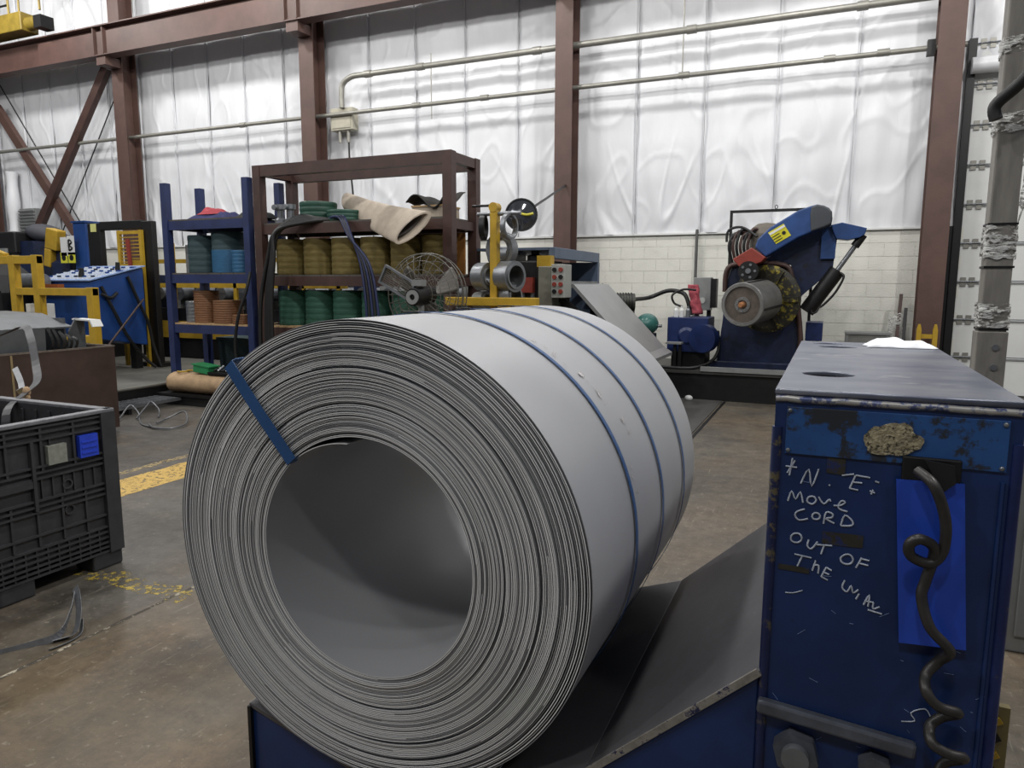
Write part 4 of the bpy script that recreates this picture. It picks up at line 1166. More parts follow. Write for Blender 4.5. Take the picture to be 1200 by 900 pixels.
t = thing('portal_frame', 'black steel portal frame behind the blue console', 'frame', (-10.6, 8.35, ZP))
BX('upright', m_black, t, -11.42, -11.12, 8.28, 8.38, ZP, 2.58, bevel=0.01)
BX('upright', m_black, t, -10.15, -9.92, 8.28, 8.38, ZP, 2.58, bevel=0.01)
BX('head_beam', m_black, t, -11.12, -10.15, 8.28, 8.38, 2.46, 2.60, bevel=0.01)
BX('foot_gusset', m_black, t, -10.4, -9.85, 8.25, 8.55, ZP, 0.31)
BX('tag_plate', mat('pale_yellow_tag', '#d9d98a', 0.5), t, -11.33, -11.20, 8.27, 8.28, 2.44, 2.57)
t = thing('blue_housing', 'slim blue machine housing left of the black portal frame', 'machine housing', (-11.75, 8.6, ZP))
BX('body', m_blue, t, -12.02, -11.7, 8.45, 8.7, ZP, 2.62, bevel=0.01)
BX('cap', m_blue, t, -12.04, -11.68, 8.43, 8.72, 2.62, 2.65)
t = thing('yellow_gate', 'yellow framed grille hung in the black portal frame', 'gate', (-10.35, 8.24, ZP))
for x in (-10.62, -10.12):
    BX('gate_post', m_yellow, t, x - 0.03, x + 0.03, 8.22, 8.27, ZP, 2.44)
for z in (2.38, 1.86):
    BX('gate_rail', m_yellow, t, -10.59, -10.15, 8.22, 8.27, z, z + 0.05)
for i in range(8):
    BX('gate_slat', m_yellow, t, -10.59, -10.15, 8.235, 8.255, 1.93 + 0.056 * i, 1.945 + 0.056 * i)
o = G().bar((-10.34, 8.20, 1.75), (-10.38, 8.20, 2.30), 0.05, 0.04).obj('red_handle', m_red)
tag(o, 'red upright lever in front of the yellow grille', 'lever')

t = thing('guard_frame', 'yellow tubular guard frame before the blue console', 'guard frame', (-9.7, 6.5, ZP))
def yb(*a, nm='rail'):
    return BX(nm, m_yellow, t, *a, bevel=0.006)
yb(-10.60, -10.48, 6.45, 6.55, ZP, 1.98, nm='post')
yb(-10.10, -9.98, 6.45, 6.55, ZP, 1.98, nm='post')
yb(-9.02, -8.90, 6.45, 6.55, ZP, 1.54, nm='post')
yb(-11.6, -9.98, 6.455, 6.545, 1.86, 1.97)
yb(-10.48, -8.90, 6.455, 6.545, 1.43, 1.53)
yb(-9.98, -9.02, 6.455, 6.545, 0.80, 0.90)
yb(-11.6, -10.6, 6.455, 6.545, 0.9, 1.0)
G().bar((-11.5, 6.5, 2.2), (-10.7, 6.5, 1.98), 0.08, 0.06).obj('sloped_rail', m_yellow, t)
t = thing('drum_guard', 'black rounded guard with steel shaft left of the yellow frame', 'machine guard', (-11.6, 7.0, ZP))
G().prism([(-12.8, ZP), (-11.3, ZP), (-11.3, 1.45), (-11.5, 1.72), (-11.8, 1.88), (-12.8, 1.95)], 'xz', 6.75, 7.35).obj('shell', m_black, t)
G().cyl((-11.3, 7.05, 1.62), (-10.74, 7.02, 1.62), 0.12, n=18).obj('shaft', m_steel, t)
BX('white_block', m_white, t, -10.68, -10.42, 6.7, 6.95, 1.05, 1.30)
BX('block_foot', m_black, t, -10.66, -10.44, 6.72, 6.93, ZP, 1.05)

# forming machine heads behind the console
t = thing('forming_machine', 'black and blue forming machine behind the yellow guard frame', 'machine', (-13.5, 9.0, ZP))
BX('bed', m_black, t, -17.5, -12.0, 8.5, 9.6, ZP, 1.7, bevel=0.02)
BX('hood', m_black, t, -17.5, -13.55, 8.4, 9.5, 2.12, 2.52, bevel=0.03)
BX('hood_rail', m_greysteel, t, -17.5, -13.75, 8.35, 8.4, 2.14, 2.22)
BX('column', m_uncblue, t, -13.6, -13.2, 8.5, 9.2, 1.7, 2.35)
M_ = rot((-12.58, 8.5, 2.3), 'Y', 12)
BX('yellow_head', m_yellow, t, -12.72, -12.42, 8.40, 8.58, 2.18, 2.54, M=M_, bevel=0.02)
BX('yellow_neck', m_yellow, t, -12.74, -12.56, 8.41, 8.57, 1.86, 2.18, M=M_, bevel=0.02)
G().lathe((-12.55, 8.7, 1.7), (0, 0, 1), [(0, 0), (0.28, 0), (0.28, 0.25), (0.2, 0.30), (0.2, 0.62), (0.12, 0.70), (0, 0.72)], 20).obj('gearbox', m_uncblue, t)
G().cyl((-12.2, 8.7, 1.7), (-12.2, 8.7, 2.15), 0.16, n=16).obj('motor', m_black, t)
G().sph((-13.4, 8.9, 2.5), (0.42, 0.3, 0.17), 18, 10, M=Matrix.Rotation(R(12), 4, 'Y')).obj('cover_bag', mat('dark_grey_cover', '#3b3c44', 0.7), t)
for i, (x, z, c_) in enumerate(((-12.16, 2.22, m_white), (-11.98, 2.24, m_white), (-12.18, 2.03, mat('lime_tag', '#d6d43c', 0.5)), (-11.98, 2.03, MATS['lime_tag']))):
    s_ = BX('sign_plate', c_, t, x - 0.085, x + 0.085, 8.36, 8.37, z - 0.09 if i > 1 else z - 0.16, z + 0.09 if i > 1 else z + 0.16)
    if i == 1:
        G().tube(smooth_path([(x - 0.04, 8.357, z - 0.09), (x - 0.04, 8.357, z + 0.09), (x + 0.03, 8.357, z + 0.05), (x - 0.03, 8.357, z), (x + 0.04, 8.357, z - 0.05), (x - 0.04, 8.357, z - 0.09)], 4), 0.014, n=6).obj('letter', m_black, s_)
    if i > 1:
        G().cyl((x, 8.354, z), (x, 8.36, z), 0.05, n=14).obj('symbol', m_black, s_)
# roll forming line that runs on behind the racks
t = thing('roll_line', 'long roll forming line seen behind the shelf racks', 'machine', (-8.0, 9.9, 0))
BX('bed', m_black, t, -11.8, -3.7, 9.5, 10.5, 0.26, 1.15)
for x in (-7.6, -5.8, -4.1):
    BX('bed_foot', m_black, t, x - 0.15, x + 0.15, 9.55, 10.45, 0.0, 0.26)
BX('side_rail', m_yellow, t, -11.8, -3.7, 9.44, 9.5, 0.62, 0.92)
BX('guard_rail', m_yellow, t, -11.8, -7.0, 9.35, 9.40, 1.52, 1.60)
BX('guard_rail', m_yellow, t, -11.8, -7.0, 9.35, 9.40, 1.95, 2.02)
for i in range(7):
    BX('guard_post', m_yellow, t, -11.5 + 0.72 * i, -11.43 + 0.72 * i, 9.35, 9.40, 1.15, 2.3 if i < 3 else 2.02)
for i in range(16):
    x = -11.5 + 0.5 * i
    st_ = BX('roll_stand', (m_uncblue, m_greysteel, m_black)[i % 3], t, x - 0.07, x + 0.07, 9.65, 10.35, 1.15, 1.75)
    G().cyl((x + 0.16, 9.55, 1.42), (x + 0.16, 10.45, 1.42), 0.12, n=16).obj('forming_roll', m_steel, st_)

# louvre box and wrapped duct by the far left column
t = thing('louvre_box', 'grey louvred box on the wall at far left', 'vent', (-18.7, 12.1, 2.7))
BX('case', m_greysteel, t, -19.05, -18.42, 12.0, 12.2, 2.70, 3.46)
for i in range(9):
    BX('slat', m_greysteel, t, -19.03, -18.44, 11.96, 12.0, 2.74 + 0.08 * i, 2.78 + 0.08 * i, M=rot((-18.7, 11.98, 2.76 + 0.08 * i), 'X', 25))
o = G().tube(smooth_path([(-19.35, 12.05, 1.2), (-19.36, 12.05, 2.4), (-19.34, 12.05, 3.4), (-19.3, 12.05, 4.4)], 5), [0.14 + 0.02 * math.sin(i * 1.3) for i in range(16)], n=14).obj('wrapped_duct', m_vinyl)
tag(o, 'white plastic wrapped duct beside the far left column', 'duct')
# ------------------------------------------------------------------ pedestal fan in front of the brown rack
fx, fy, fz = -3.78, 6.4, 1.49
t = thing('pedestal_fan', 'grey wire cage pedestal fan in front of the brown rack', 'fan', (fx, fy, 0))
m_wire = mat('grey_fan_wire', '#6a6760', 0.4, 0.4)
g = G()
for rr, dy in ((0.42, 0.0), (0.41, 0.09), (0.34, 0.13), (0.25, 0.16), (0.16, 0.17), (0.41, -0.09), (0.34, -0.13), (0.25, -0.16), (0.16, -0.17)):
    G().tube([(fx + rr * math.cos(2 * PI * i / 36), fy + dy, fz + rr * math.sin(2 * PI * i / 36)) for i in range(36)], 0.006 if rr > 0.4 else 0.004, n=6, closed=True).obj('cage_ring', m_wire, t)
for k in range(28):
    a = 2 * PI * k / 28
    for s_ in (1, -1):
        g.tube(smooth_path([(fx + rr * math.cos(a), fy + s_ * dy, fz + rr * math.sin(a)) for rr, dy in ((0.42, 0.0), (0.40, 0.10), (0.25, 0.16), (0.10, 0.175))], 3), 0.0028, n=4, cap=False)
o = g.obj('cage_wires', m_wire, t)
m_blade = mat('grey_fan_blade', '#57534d', 0.45, 0.2)
for k in range(3):
    a0 = 2 * PI * k / 3 + 0.5
    def bl(u, v, a0=a0):
        rr = 0.07 + 0.30 * u
        a = a0 + (v - 0.5) * (1.1 - 0.35 * u)
        return (fx + rr * math.cos(a), fy + 0.05 + 0.09 * (v - 0.5), fz + rr * math.sin(a))
    b_ = G().grid(bl, 8, 8).obj('blade', m_blade, t)
    q = b_.modifiers.new('solid', 'SOLIDIFY')
    q.thickness = 0.006
G().cyl((fx + 0.05, fy - 0.05, fz), (fx + 0.05, fy - 0.36, fz - 0.02), 0.095, 0.085, n=24).obj('motor', m_black, t, bevel=0.01)
G().lathe((fx + 0.05, fy - 0.36, fz - 0.02), (0, -1, 0), [(0.07, 0), (0.07, 0.015), (0.03, 0.015), (0.03, 0.0)], 20).obj('motor_cap', m_greysteel, t)
BX('switch_box', m_greysteel, t, fx + 0.0, fx + 0.11, fy - 0.30, fy - 0.2, fz + 0.09, fz + 0.15)
M_ = rot((fx - 0.20, fy - 0.24, fz + 0.12), 'Y', 28)
gp = G()
for a in ((-0.40, 0.0, 0.20, 0.22), (-0.40, 0.0, 0.02, 0.04), (-0.40, -0.38, 0.04, 0.20), (-0.02, 0.0, 0.04, 0.20)):
    gp.box(fx + a[0], fx + a[1], fy - 0.26, fy - 0.22, fz + a[2], fz + a[3], M=M_)
gr_ = gp.obj('grille_frame', m_steel, t)
for i in range(7):
    BX('grille_bar', m_wire, gr_, fx - 0.38, fx - 0.02, fy - 0.245, fy - 0.235, fz + 0.055 + 0.02 * i, fz + 0.061 + 0.02 * i, M=M_)
G().cyl((fx + 0.05, fy - 0.2, 0.04), (fx + 0.05, fy - 0.2, fz - 0.07), 0.03, n=14).obj('pole', m_greysteel, t)
G().lathe((fx + 0.05, fy - 0.2, 0), (0, 0, 1), [(0, 0), (0.26, 0), (0.26, 0.02), (0.06, 0.06), (0, 0.06)], 24).obj('base', m_black, t)

# ------------------------------------------------------------------ yellow roller stand
sy_ = 7.0
t = thing('yellow_roller_stand', 'yellow steel stand carrying rings and rollers beside the rack', 'stand', (-3.3, sy_, 0))
BX('post', m_yellow, t, -3.335, -3.255, sy_ - 0.05, sy_ + 0.05, 0.0, 2.40, bevel=0.008)
G().cyl((-3.295, sy_ - 0.055, 2.40), (-3.295, sy_ + 0.055, 2.40), 0.05, n=18).obj('post_cap', m_yellow, t)
BX('cross_bar', m_yellow, t, -3.83, -2.76, sy_ - 0.14, sy_ - 0.05, 1.37, 1.46, bevel=0.008)
BX('knee', m_yellow, t, -3.19, -3.05, sy_ - 0.16, sy_ - 0.02, 1.22, 1.38)
BX('foot', m_yellow, t, -3.6, -3.0, sy_ - 0.3, sy_ + 0.3, 0, 0.06)
G().cyl((-3.50, sy_, 2.335), (-3.0, sy_, 2.335), 0.022, n=12).obj('top_shaft', m_steel, t)
G().cyl((-3.55, sy_ - 0.02, 2.42), (-3.29, sy_ - 0.02, 2.42), 0.014, n=10).obj('upper_rod', m_black, t)
def ring(c, ro, ri, h, ax, m, label):
    t2 = thing('steel_ring', label, 'ring', c)
    G().lathe(c, ax, [(ri, -h / 2), (ro, -h / 2), (ro, h / 2), (ri, h / 2)], 32, closed=True).obj('ring', m, t2)
    G().lathe(c, ax, [(ri * 1.0, -h * 0.6), (ri * 1.15, -h * 0.6), (ri * 1.15, h * 0.6), (ri, h * 0.6)], 32, closed=True).obj('rim', m, t2)
ring((-3.43, sy_, 2.20), 0.135, 0.105, 0.05, (1, 0.25, 0), m_black, 'black ring hung left of the yellow post top')
ring((-3.13, sy_, 2.20), 0.135, 0.110, 0.05, (1, -0.2, 0), m_steel, 'thin steel ring hung right of the yellow post top')
ring((-3.28, sy_ + 0.14, 1.97), 0.185, 0.12, 0.10, (0.25, 1, 0.05), m_steel, 'large steel ring behind the middle of the yellow post')
ring((-3.44, sy_ + 0.05, 1.68), 0.15, 0.09, 0.16, (1, -0.35, 0), m_steel, 'steel roller left of the yellow post')
ring((-3.15, sy_ + 0.05, 1.68), 0.165, 0.115, 0.18, (1, -0.35, 0), m_steel, 'wide steel roller right of the yellow post')
ring((-3.15, sy_ + 0.08, 1.47), 0.12, 0.085, 0.14, (1, -0.3, 0.1), m_steel, 'small steel roller low beside the yellow post')
ring((-3.50, sy_ + 0.1, 1.42), 0.10, 0.06, 0.14, (1, -0.3, 0.1), m_greysteel, 'grey roller low on the left of the yellow stand')

# convex mirror on an arm from the column
t = thing('convex_mirror', 'round convex safety mirror with a yellow rim strip on a thin arm', 'mirror', (-3.25, 7.6, 2.38))
mc = V((-3.25, 7.6, 2.375))
md_ = V((0.35, -1, 0.12)).normalized()
m_mirror = mat('dark_mirror_glass', '#77797f', 0.10, 0.85, var=0.4, scale=9)
G().lathe(mc, md_, [(0.0, 0.05), (0.06, 0.047), (0.12, 0.03), (0.175, 0.0)], 32).obj('dome', m_mirror, t)
G().lathe(mc, md_, [(0.172, -0.012), (0.186, -0.012), (0.186, 0.012), (0.172, 0.012)], 32, closed=True).obj('rim', m_black, t)
G().lathe(mc, md_, [(0.0, -0.03), (0.17, -0.01)], 32).obj('back', m_black, t)
G().tube(smooth_path([mc + md_ * 0.056 + V((-0.02, 0, 0.005)), mc + md_ * 0.047 + V((0.07, 0, -0.012)), mc + md_ * 0.028 + V((0.15, 0, 0.004))], 4), 0.014, n=6).obj('yellow_mark', mat('pale_yellow_mark', '#d8d04a', 0.4), t)
G().cyl(tuple(mc - md_ * 0.02), (-4.20, 11.71, 3.25), 0.016, n=10).obj('arm', m_black, t)
G().cyl((-3.5, sy_, 2.34), tuple(mc - md_ * 0.02), 0.014, n=8).obj('tie_rod', m_steel, t)

# black drive unit and control cabinet beside it
t = thing('drive_unit', 'black motor drive with red box behind the yellow stand', 'machine', (-3.35, 8.3, 0))
BX('bed', m_uncblue, t, -4.0, -3.05, 7.95, 8.8, 0.0, 1.25)
BX('housing', m_black, t, -3.55, -3.10, 8.0, 8.6, 1.25, 1.88, bevel=0.02)
BX('red_box', m_red, t, -3.42, -3.24, 7.93, 8.0, 1.50, 1.68)
G().cyl((-3.9, 8.2, 1.55), (-3.55, 8.2, 1.55), 0.17, n=18).obj('motor', m_uncblue, t)
G().cyl((-3.85, 8.05, 1.95), (-3.6, 8.05, 1.95), 0.10, n=16).obj('spool', m_steel, t)
G().lathe((-3.32, 8.2, 1.88), (0, 0, 1), [(0.0, 0.0), (0.10, 0), (0.10, 0.06), (0.05, 0.08), (0.05, 0.14), (0, 0.14)], 16).obj('cap', m_black, t)
BX('yellow_block', m_yellow, t, -3.16, -2.99, 7.86, 7.98, 1.80, 1.93)
for i in range(3):
    G().cyl((-3.5 + 0.12 * i, 7.98, 1.35), (-3.5 + 0.12 * i, 7.98, 1.50), 0.025, n=10).obj('valve', m_steel, t)
t = thing('push_button_box', 'grey push button box with red buttons beside the sloping table', 'control box', (-2.87, 7.62, 0))
BX('cabinet', mat('tan_grey_cabinet', '#7c7b6f', 0.45, 0.1), t, -3.04, -2.87, 7.6, 7.95, 1.25, 1.80, bevel=0.01)
face = BX('face', mat('pale_grey_enclosure', '#a9aba6', 0.4, 0.1), t, -2.865, -2.71, 7.56, 7.80, 1.45, 1.82, bevel=0.006)
for i in range(2):
    for j in range(4):
        G().cyl((-2.825 + 0.075 * i, 7.535, 1.52 + 0.08 * j), (-2.825 + 0.075 * i, 7.56, 1.52 + 0.08 * j), 0.024, n=14).obj('button', m_red if (i + j) % 3 else m_black, face)
BX('pedestal', m_black, t, -2.98, -2.80, 7.65, 7.85, 0.0, 1.25)
BX('pedestal_foot', m_black, t, -3.06, -2.72, 7.58, 7.94, 0, 0.03)

# ------------------------------------------------------------------ grey entry hood and sloping table
t = thing('entry_hood', 'blue grey steel hood over the entry of the line', 'machine hood', (-3.1, 8.9, 0))
m_hood = mat('blue_grey_steel', '#5d6b80', 0.45, 0.15, var=0.2, scale=4)
BX('lintel', m_hood, t, -3.06, -2.98, 7.98, 9.75, 1.90, 2.03, bevel=0.006)
BX('far_side', m_hood, t, -4.0, -2.98, 9.68, 9.76, 1.16, 1.90)
BX('roof', m_hood, t, -4.0, -3.06, 7.98, 9.75, 2.00, 2.03)
BX('inner_plate', m_steel, t, -3.5, -3.46, 8.6, 9.0, 1.6, 1.9)
BX('back_panel', m_black, t, -3.98, -3.94, 8.9, 9.4, 1.2, 2.0)
BX('sill', m_steel, t, -3.06, -2.98, 8.0, 9.68, 1.58, 1.64)
t = thing('sloping_table', 'smooth grey steel table sloping down toward the uncoiler', 'table', (-2.4, 8.6, 0))
m_tab = mat('smooth_grey_table', '#9b9c9c', 0.35, 0.45, var=0.15, scale=3)
G().prism([(-2.98, 1.62), (-2.70, 1.60), (-1.93, 0.80), (-1.95, 0.76), (-2.71, 1.56), (-2.98, 1.58)], 'xz', 7.85, 9.25).obj('top_sheet', m_tab, t)
G().prism([(-1.93, 0.80), (-1.83, 0.74), (-1.83, 0.70), (-1.95, 0.76)], 'xz', 7.85, 9.25).obj('lip', m_tab, t)
G().bar((-2.95, 7.83, 1.52), (-1.95, 7.83, 0.70), 0.04, 0.08).obj('side_rail', m_black, t)
for x, zt in ((-2.85, 1.54), (-2.1, 0.90)):
    for y in (7.95, 9.15):
        BX('leg', m_black, t, x - 0.05, x + 0.05, y - 0.05, y + 0.05, 0, zt)

# pump, tank, hydraulic unit
t = thing('pump_motor', 'dark pump motor behind the sloping table', 'motor', (-2.6, 9.6, 0))
G().cyl((-2.72, 9.55, 1.36), (-2.44, 9.65, 1.36), 0.12, n=18).obj('motor', mat('grimy_motor', '#3a3a33', 0.5, var=0.4, scale=14), t)
for i in range(7):
    G().cyl((-2.70 + 0.035 * i, 9.558 + 0.0125 * i, 1.36), (-2.69 + 0.035 * i, 9.562 + 0.0125 * i, 1.36), 0.132, n=18).obj('fin', m_black, t)
G().cyl((-2.90, 9.5, 1.56), (-2.74, 9.55, 1.44), 0.07, n=14).obj('coupling', m_black, t)
BX('stand', m_black, t, -2.72, -2.45, 9.5, 9.7, 0, 1.25)
t = thing('teal_tank', 'rounded teal green air tank below the pump motor', 'tank', (-2.27, 9.6, 0))
G().sph((-2.25, 9.6, 1.07), (0.15, 0.22, 0.145), 20, 14).obj('shell', mat('teal_paint', '#336862', 0.35, var=0.2, scale=8), t)
G().cyl((-2.1, 9.6, 1.05), (-2.05, 9.6, 1.05), 0.02, n=8).obj('valve', m_steel, t)
BX('cradle', m_black, t, -2.38, -2.14, 9.5, 9.7, 0.0, 0.95)

t = thing('uncoiler_deck', 'low dark steel deck under the uncoiler and hydraulic unit', 'platform', (-1.0, 11.0, 0))
m_deck = mat('oily_dark_deck', '#4b4a48', 0.42, 0.2, var=0.4, scale=3)
BX('deck', m_deck, t, -2.5, 0.6, 10.1, 11.65, 0.37, 0.41)
BX('skirt', m_black, t, -2.48, 0.58, 10.14, 10.18, 0.0, 0.37)
BX('side_skirt', m_black, t, -2.48, -2.44, 10.18, 11.6, 0.0, 0.37)
BX('edge_rail', m_greysteel, t, -1.6, -0.1, 10.08, 10.16, 0.41, 0.47)
t = thing('hydraulic_unit', 'dark blue hydraulic power unit with round cover plates', 'hydraulic unit', (-1.85, 10.75, 0.41))
m_hpu = mat('hydraulic_blue', '#1d2f60', 0.4, var=0.35, scale=5, wear=0.1, wcol='#15203f')
BX('reservoir', m_hpu, t, -2.16, -1.58, 10.5, 11.1, 0.63, 1.13, bevel=0.01)
BX('base', m_black, t, -2.1, -1.62, 10.55, 11.05, 0.41, 0.63)
G().lathe((-1.88, 10.5, 0.86), (0, -1, 0), [(0.0, 0.03), (0.09, 0.028), (0.13, 0.0)], 24).obj('cover_plate', m_hpu, t)
G().cyl((-1.64, 10.36, 0.84), (-1.60, 10.5, 0.84), 0.20, n=28).obj('cover_plate', m_hpu, t, bevel=0.01)
for x, m in ((-2.06, m_white), (-1.98, m_white), (-1.89, m_steel)):
    G().lathe((x, 10.62, 1.13), (0, 0, 1), [(0, 0), (0.035, 0), (0.035, 0.10), (0.02, 0.13), (0.02, 0.16), (0, 0.16)], 14).obj('filter', m, t)
G().tube(smooth_path([(-1.98, 10.65, 1.28), (-2.1, 10.65, 1.33), (-2.13, 10.65, 1.45), (-1.98, 10.7, 1.53), (-1.8, 10.7, 1.52)], 5), 0.016, n=8).obj('pipe', m_black, t)
o = G().tube(smooth_path([(-2.6, 9.75, 1.35), (-2.65, 10.4, 1.38), (-2.56, 11.0, 1.40), (-2.31, 11.05, 1.50), (-2.14, 11.05, 1.50), (-2.0, 11.0, 1.43), (-1.9, 10.95, 1.15)], 6), 0.032, n=10).obj('hydraulic_hose', m_rubber)
tag(o, 'thick black hydraulic hose arching from the pump to the unit', 'hose')
def ragfn(u, v):
    return (-1.94 + 0.13 * u + 0.03 * noise.noise((v * 4, u * 3, 1)) + 0.08 * v, 10.88 - 0.03 * math.sin(PI * u) + 0.03 * noise.noise((u * 4, v * 5, 2)), 1.60 - 0.43 * v)
o = G().grid(ragfn, 8, 16).obj('rag', mat('pink_rag', '#b85560', 0.85, var=0.4, scale=16))
q = o.modifiers.new('solid', 'SOLIDIFY')
q.thickness = 0.02
tag(o, 'pink red rag hanging beside the grey electrical box', 'rag')
t = thing('electrical_box', 'tall grey electrical box on a stand behind the hydraulic unit', 'electrical box', (-1.78, 11.35, 0.41))
BX('case', m_greysteel, t, -1.94, -1.68, 11.28, 11.5, 1.21, 1.71, bevel=0.008)
BX('side_cover', m_black, t, -1.68, -1.60, 11.30, 11.48, 1.25, 1.69)
G().lathe((-1.80, 11.28, 1.36), (0, -1, 0), [(0.0, 0.008), (0.045, 0.008), (0.045, 0)], 20).obj('badge', mat('badge_grey', '#b9bcb8', 0.4), t)
BX('stand_leg', m_black, t, -1.92, -1.86, 11.36, 11.42, 0.41, 1.21)
BX('stand_leg', m_black, t, -1.74, -1.68, 11.36, 11.42, 0.41, 1.21)
t = thing('small_jack', 'small black jack stand with a flat top on the dark deck', 'stand', (-1.96, 10.3, 0.41))
BX('top', m_greysteel, t, -2.12, -1.90, 10.22, 10.4, 0.76, 0.785)
BX('leg', m_black, t, -2.02, -1.98, 10.28, 10.34, 0.41, 0.76)
BX('leg', m_black, t, -1.95, -1.91, 10.28, 10.34, 0.41, 0.76)
o = G().tube(smooth_path([(-2.3, 10.25, 0.43), (-2.0, 10.16, 0.43), (-1.7, 10.22, 0.44), (-1.5, 10.4, 0.52), (-1.42, 10.5, 0.7), (-1.45, 10.52, 0.95)], 6), 0.025, n=8).obj('floor_hose', m_rubber)
tag(o, 'black hose lying on the deck between unit and uncoiler', 'hose')

# ------------------------------------------------------------------ uncoiler
t = thing('uncoiler', 'dark blue uncoiler with big steel mandrel and hold-down arm', 'uncoiler', (-0.8, 11.0, 0.41))
G().prism([(-1.47, 0.41), (-0.32, 0.41), (-0.33, 0.75), (-0.40, 1.30), (-0.50, 1.70), (-0.60, 1.86), (-1.30, 1.86), (-1.38, 1.60), (-1.40, 1.10)], 'xz', 10.62, 11.5).obj('housing', m_uncblue, t, bevel=0.015)
BX('base_frame', m_uncblue, t, -1.56, -0.22, 10.5, 11.55, 0.41, 0.52, bevel=0.01)
G().tube(smooth_path([(-1.38, 10.58, 1.5), (-1.35, 10.58, 1.83), (-1.1, 10.58, 1.89), (-0.62, 10.58, 1.87), (-0.50, 10.58, 1.70), (-0.40, 10.58, 1.25), (-0.35, 10.58, 0.85), (-0.38, 10.58, 0.5)], 6), 0.035, n=10).obj('edge_frame', m_rackbrown, t)
mq = V((-0.80, 10.45, 1.41))
mp_ = V((-1.035, 9.62, 1.345))
ax = (mp_ - mq).normalized()
ln = (mp_ - mq).length
m_fl = mat('yellow_black_worn_flange', '#8d8030', 0.55, var=0.4, scale=12, wear=1.0, wscale=7, wcol='#24221a')
G().lathe(mq, ax, [(0.0, 0.0), (0.46, 0.0), (0.46, 0.03), (0.40, 0.05), (0.0, 0.05)], 40).obj('back_flange', m_fl, t)
for k in range(6):
    a = 2 * PI * k / 6 + 0.3
    e1 = ax.orthogonal().normalized()
    e2 = ax.cross(e1)
    dr = math.cos(a) * e1 + math.sin(a) * e2
    G().bar(mq + dr * 0.25 + ax * 0.06, mq + dr * 0.44 + ax * 0.06, 0.07, 0.05, up=tuple(ax)).obj('flange_rib', m_fl, t)
m_man = mat('dull_mandrel_steel', '#8b8a88', 0.36, 0.6, var=0.3, scale=7)
G().lathe(mq, ax, [(0.22, 0.05), (0.22, 0.18), (0.285, 0.22), (0.285, ln - 0.02), (0.275, ln), (0.235, ln), (0.23, ln - 0.035)], 40).obj('mandrel', m_man, t)
for k in range(4):
    a = 2 * PI * k / 4 + 0.6
    dr = math.cos(a) * e1 + math.sin(a) * e2
    G().bar(mq + dr * 0.286 + ax * 0.2, mq + dr * 0.286 + ax * (ln - 0.03), 0.03, 0.012, up=tuple(dr)).obj('segment_joint', m_black, t)
fp = G().lathe(mq, ax, [(0.0, ln - 0.03), (0.23, ln - 0.03)], 36).obj('face_plate', mat('brown_grey_face', '#6e645c', 0.45, 0.4, var=0.4, scale=12), t)
G().lathe(mq, ax, [(0.0, ln + 0.06), (0.028, ln + 0.06), (0.038, ln + 0.03), (0.04, ln - 0.03)], 24).obj('centre_bolt', mat('rusty_bolt', '#b07a52', 0.5, 0.3, var=0.3, scale=20), fp)
G().lathe(mq, ax, [(0.10, ln - 0.03), (0.10, ln - 0.012), (0.06, ln - 0.012), (0.06, ln - 0.03)], 28).obj('centre_ring', m_man, fp)
for k in range(8):
    a = 2 * PI * k / 8
    dr = math.cos(a) * e1 + math.sin(a) * e2
    c_ = mq + dr * 0.08 + ax * (ln - 0.012)
    G().cyl(c_, c_ + ax * 0.012, 0.011, n=6).obj('bolt', m_steel, fp)
# hold-down arm
arm = [(-0.98, 2.10), (-0.95, 2.21), (-0.80, 2.36), (-0.46, 2.57), (-0.31, 2.62), (-0.23, 2.64), (-0.15, 2.62), (-0.09, 2.59), (-0.05, 2.54), (-0.04, 2.46), (-0.05, 2.38), (-0.15, 2.34), (-0.44, 2.22), (-0.73, 2.04), (-0.84, 1.97)]
a_ = G().prism(arm, 'xz', 10.32, 10.62).obj('hold_down_arm', mat('arm_blue', '#274880', 0.4, var=0.35, scale=5, wear=0.12, wcol='#152547'), t, bevel=0.02)
G().prism([(-0.31, 2.51), (-0.30, 2.61), (-0.23, 2.635), (-0.15, 2.62), (-0.09, 2.585), (-0.05, 2.54), (-0.04, 2.46), (-0.05, 2.38), (-0.14, 2.34), (-0.29, 2.29)], 'xz', 10.30, 10.64).obj('end_cover', mat('dark_grey_cover_steel', '#3f4348', 0.5), a_, bevel=0.02)
lb_ = G().prism([(-0.82, 2.29), (-0.63, 2.405), (-0.53, 2.25), (-0.71, 2.14)], 'xz', 10.312, 10.32).obj('warning_label', mat('yellow_label', '#d7cf2f', 0.4), a_)
G().prism([(-0.805, 2.278), (-0.62, 2.39), (-0.605, 2.366), (-0.79, 2.255)], 'xz', 10.308, 10.312).obj('label_band', m_white, a_)
for k in range(3):
    G().bar((-0.765 + 0.02 * k, 10.309, 2.225 - 0.03 * k), (-0.675 + 0.02 * k, 10.309, 2.28 - 0.03 * k), 0.004, 0.010).obj('label_line', m_black, a_)
G().cyl((-0.62, 10.307, 2.285), (-0.62, 10.312, 2.285), 0.025, n=12).obj('label_symbol', m_black, a_)
G().prism([(-0.88, 1.95), (-0.46, 2.28), (-0.15, 2.37), (0.02, 2.39), (0.03, 2.2), (0.0, 1.81), (-0.41, 1.41), (-0.49, 1.52), (-0.53, 1.87)], 'xz', 10.72, 10.80).obj('side_plate', m_uncblue, t, bevel=0.008)
BX('plate_edge', mat('arm_blue', '#274880'), t, -0.16, 0.02, 10.66, 10.72, 1.95, 2.38)
G().prism([(-0.06, 2.39), (0.08, 2.42), (0.38, 2.34), (0.36, 2.26), (0.30, 2.22), (0.16, 2.19), (0.02, 2.21)], 'xz', 10.60, 10.86).obj('lever_bracket', MATS['arm_blue'], t, bevel=0.008)
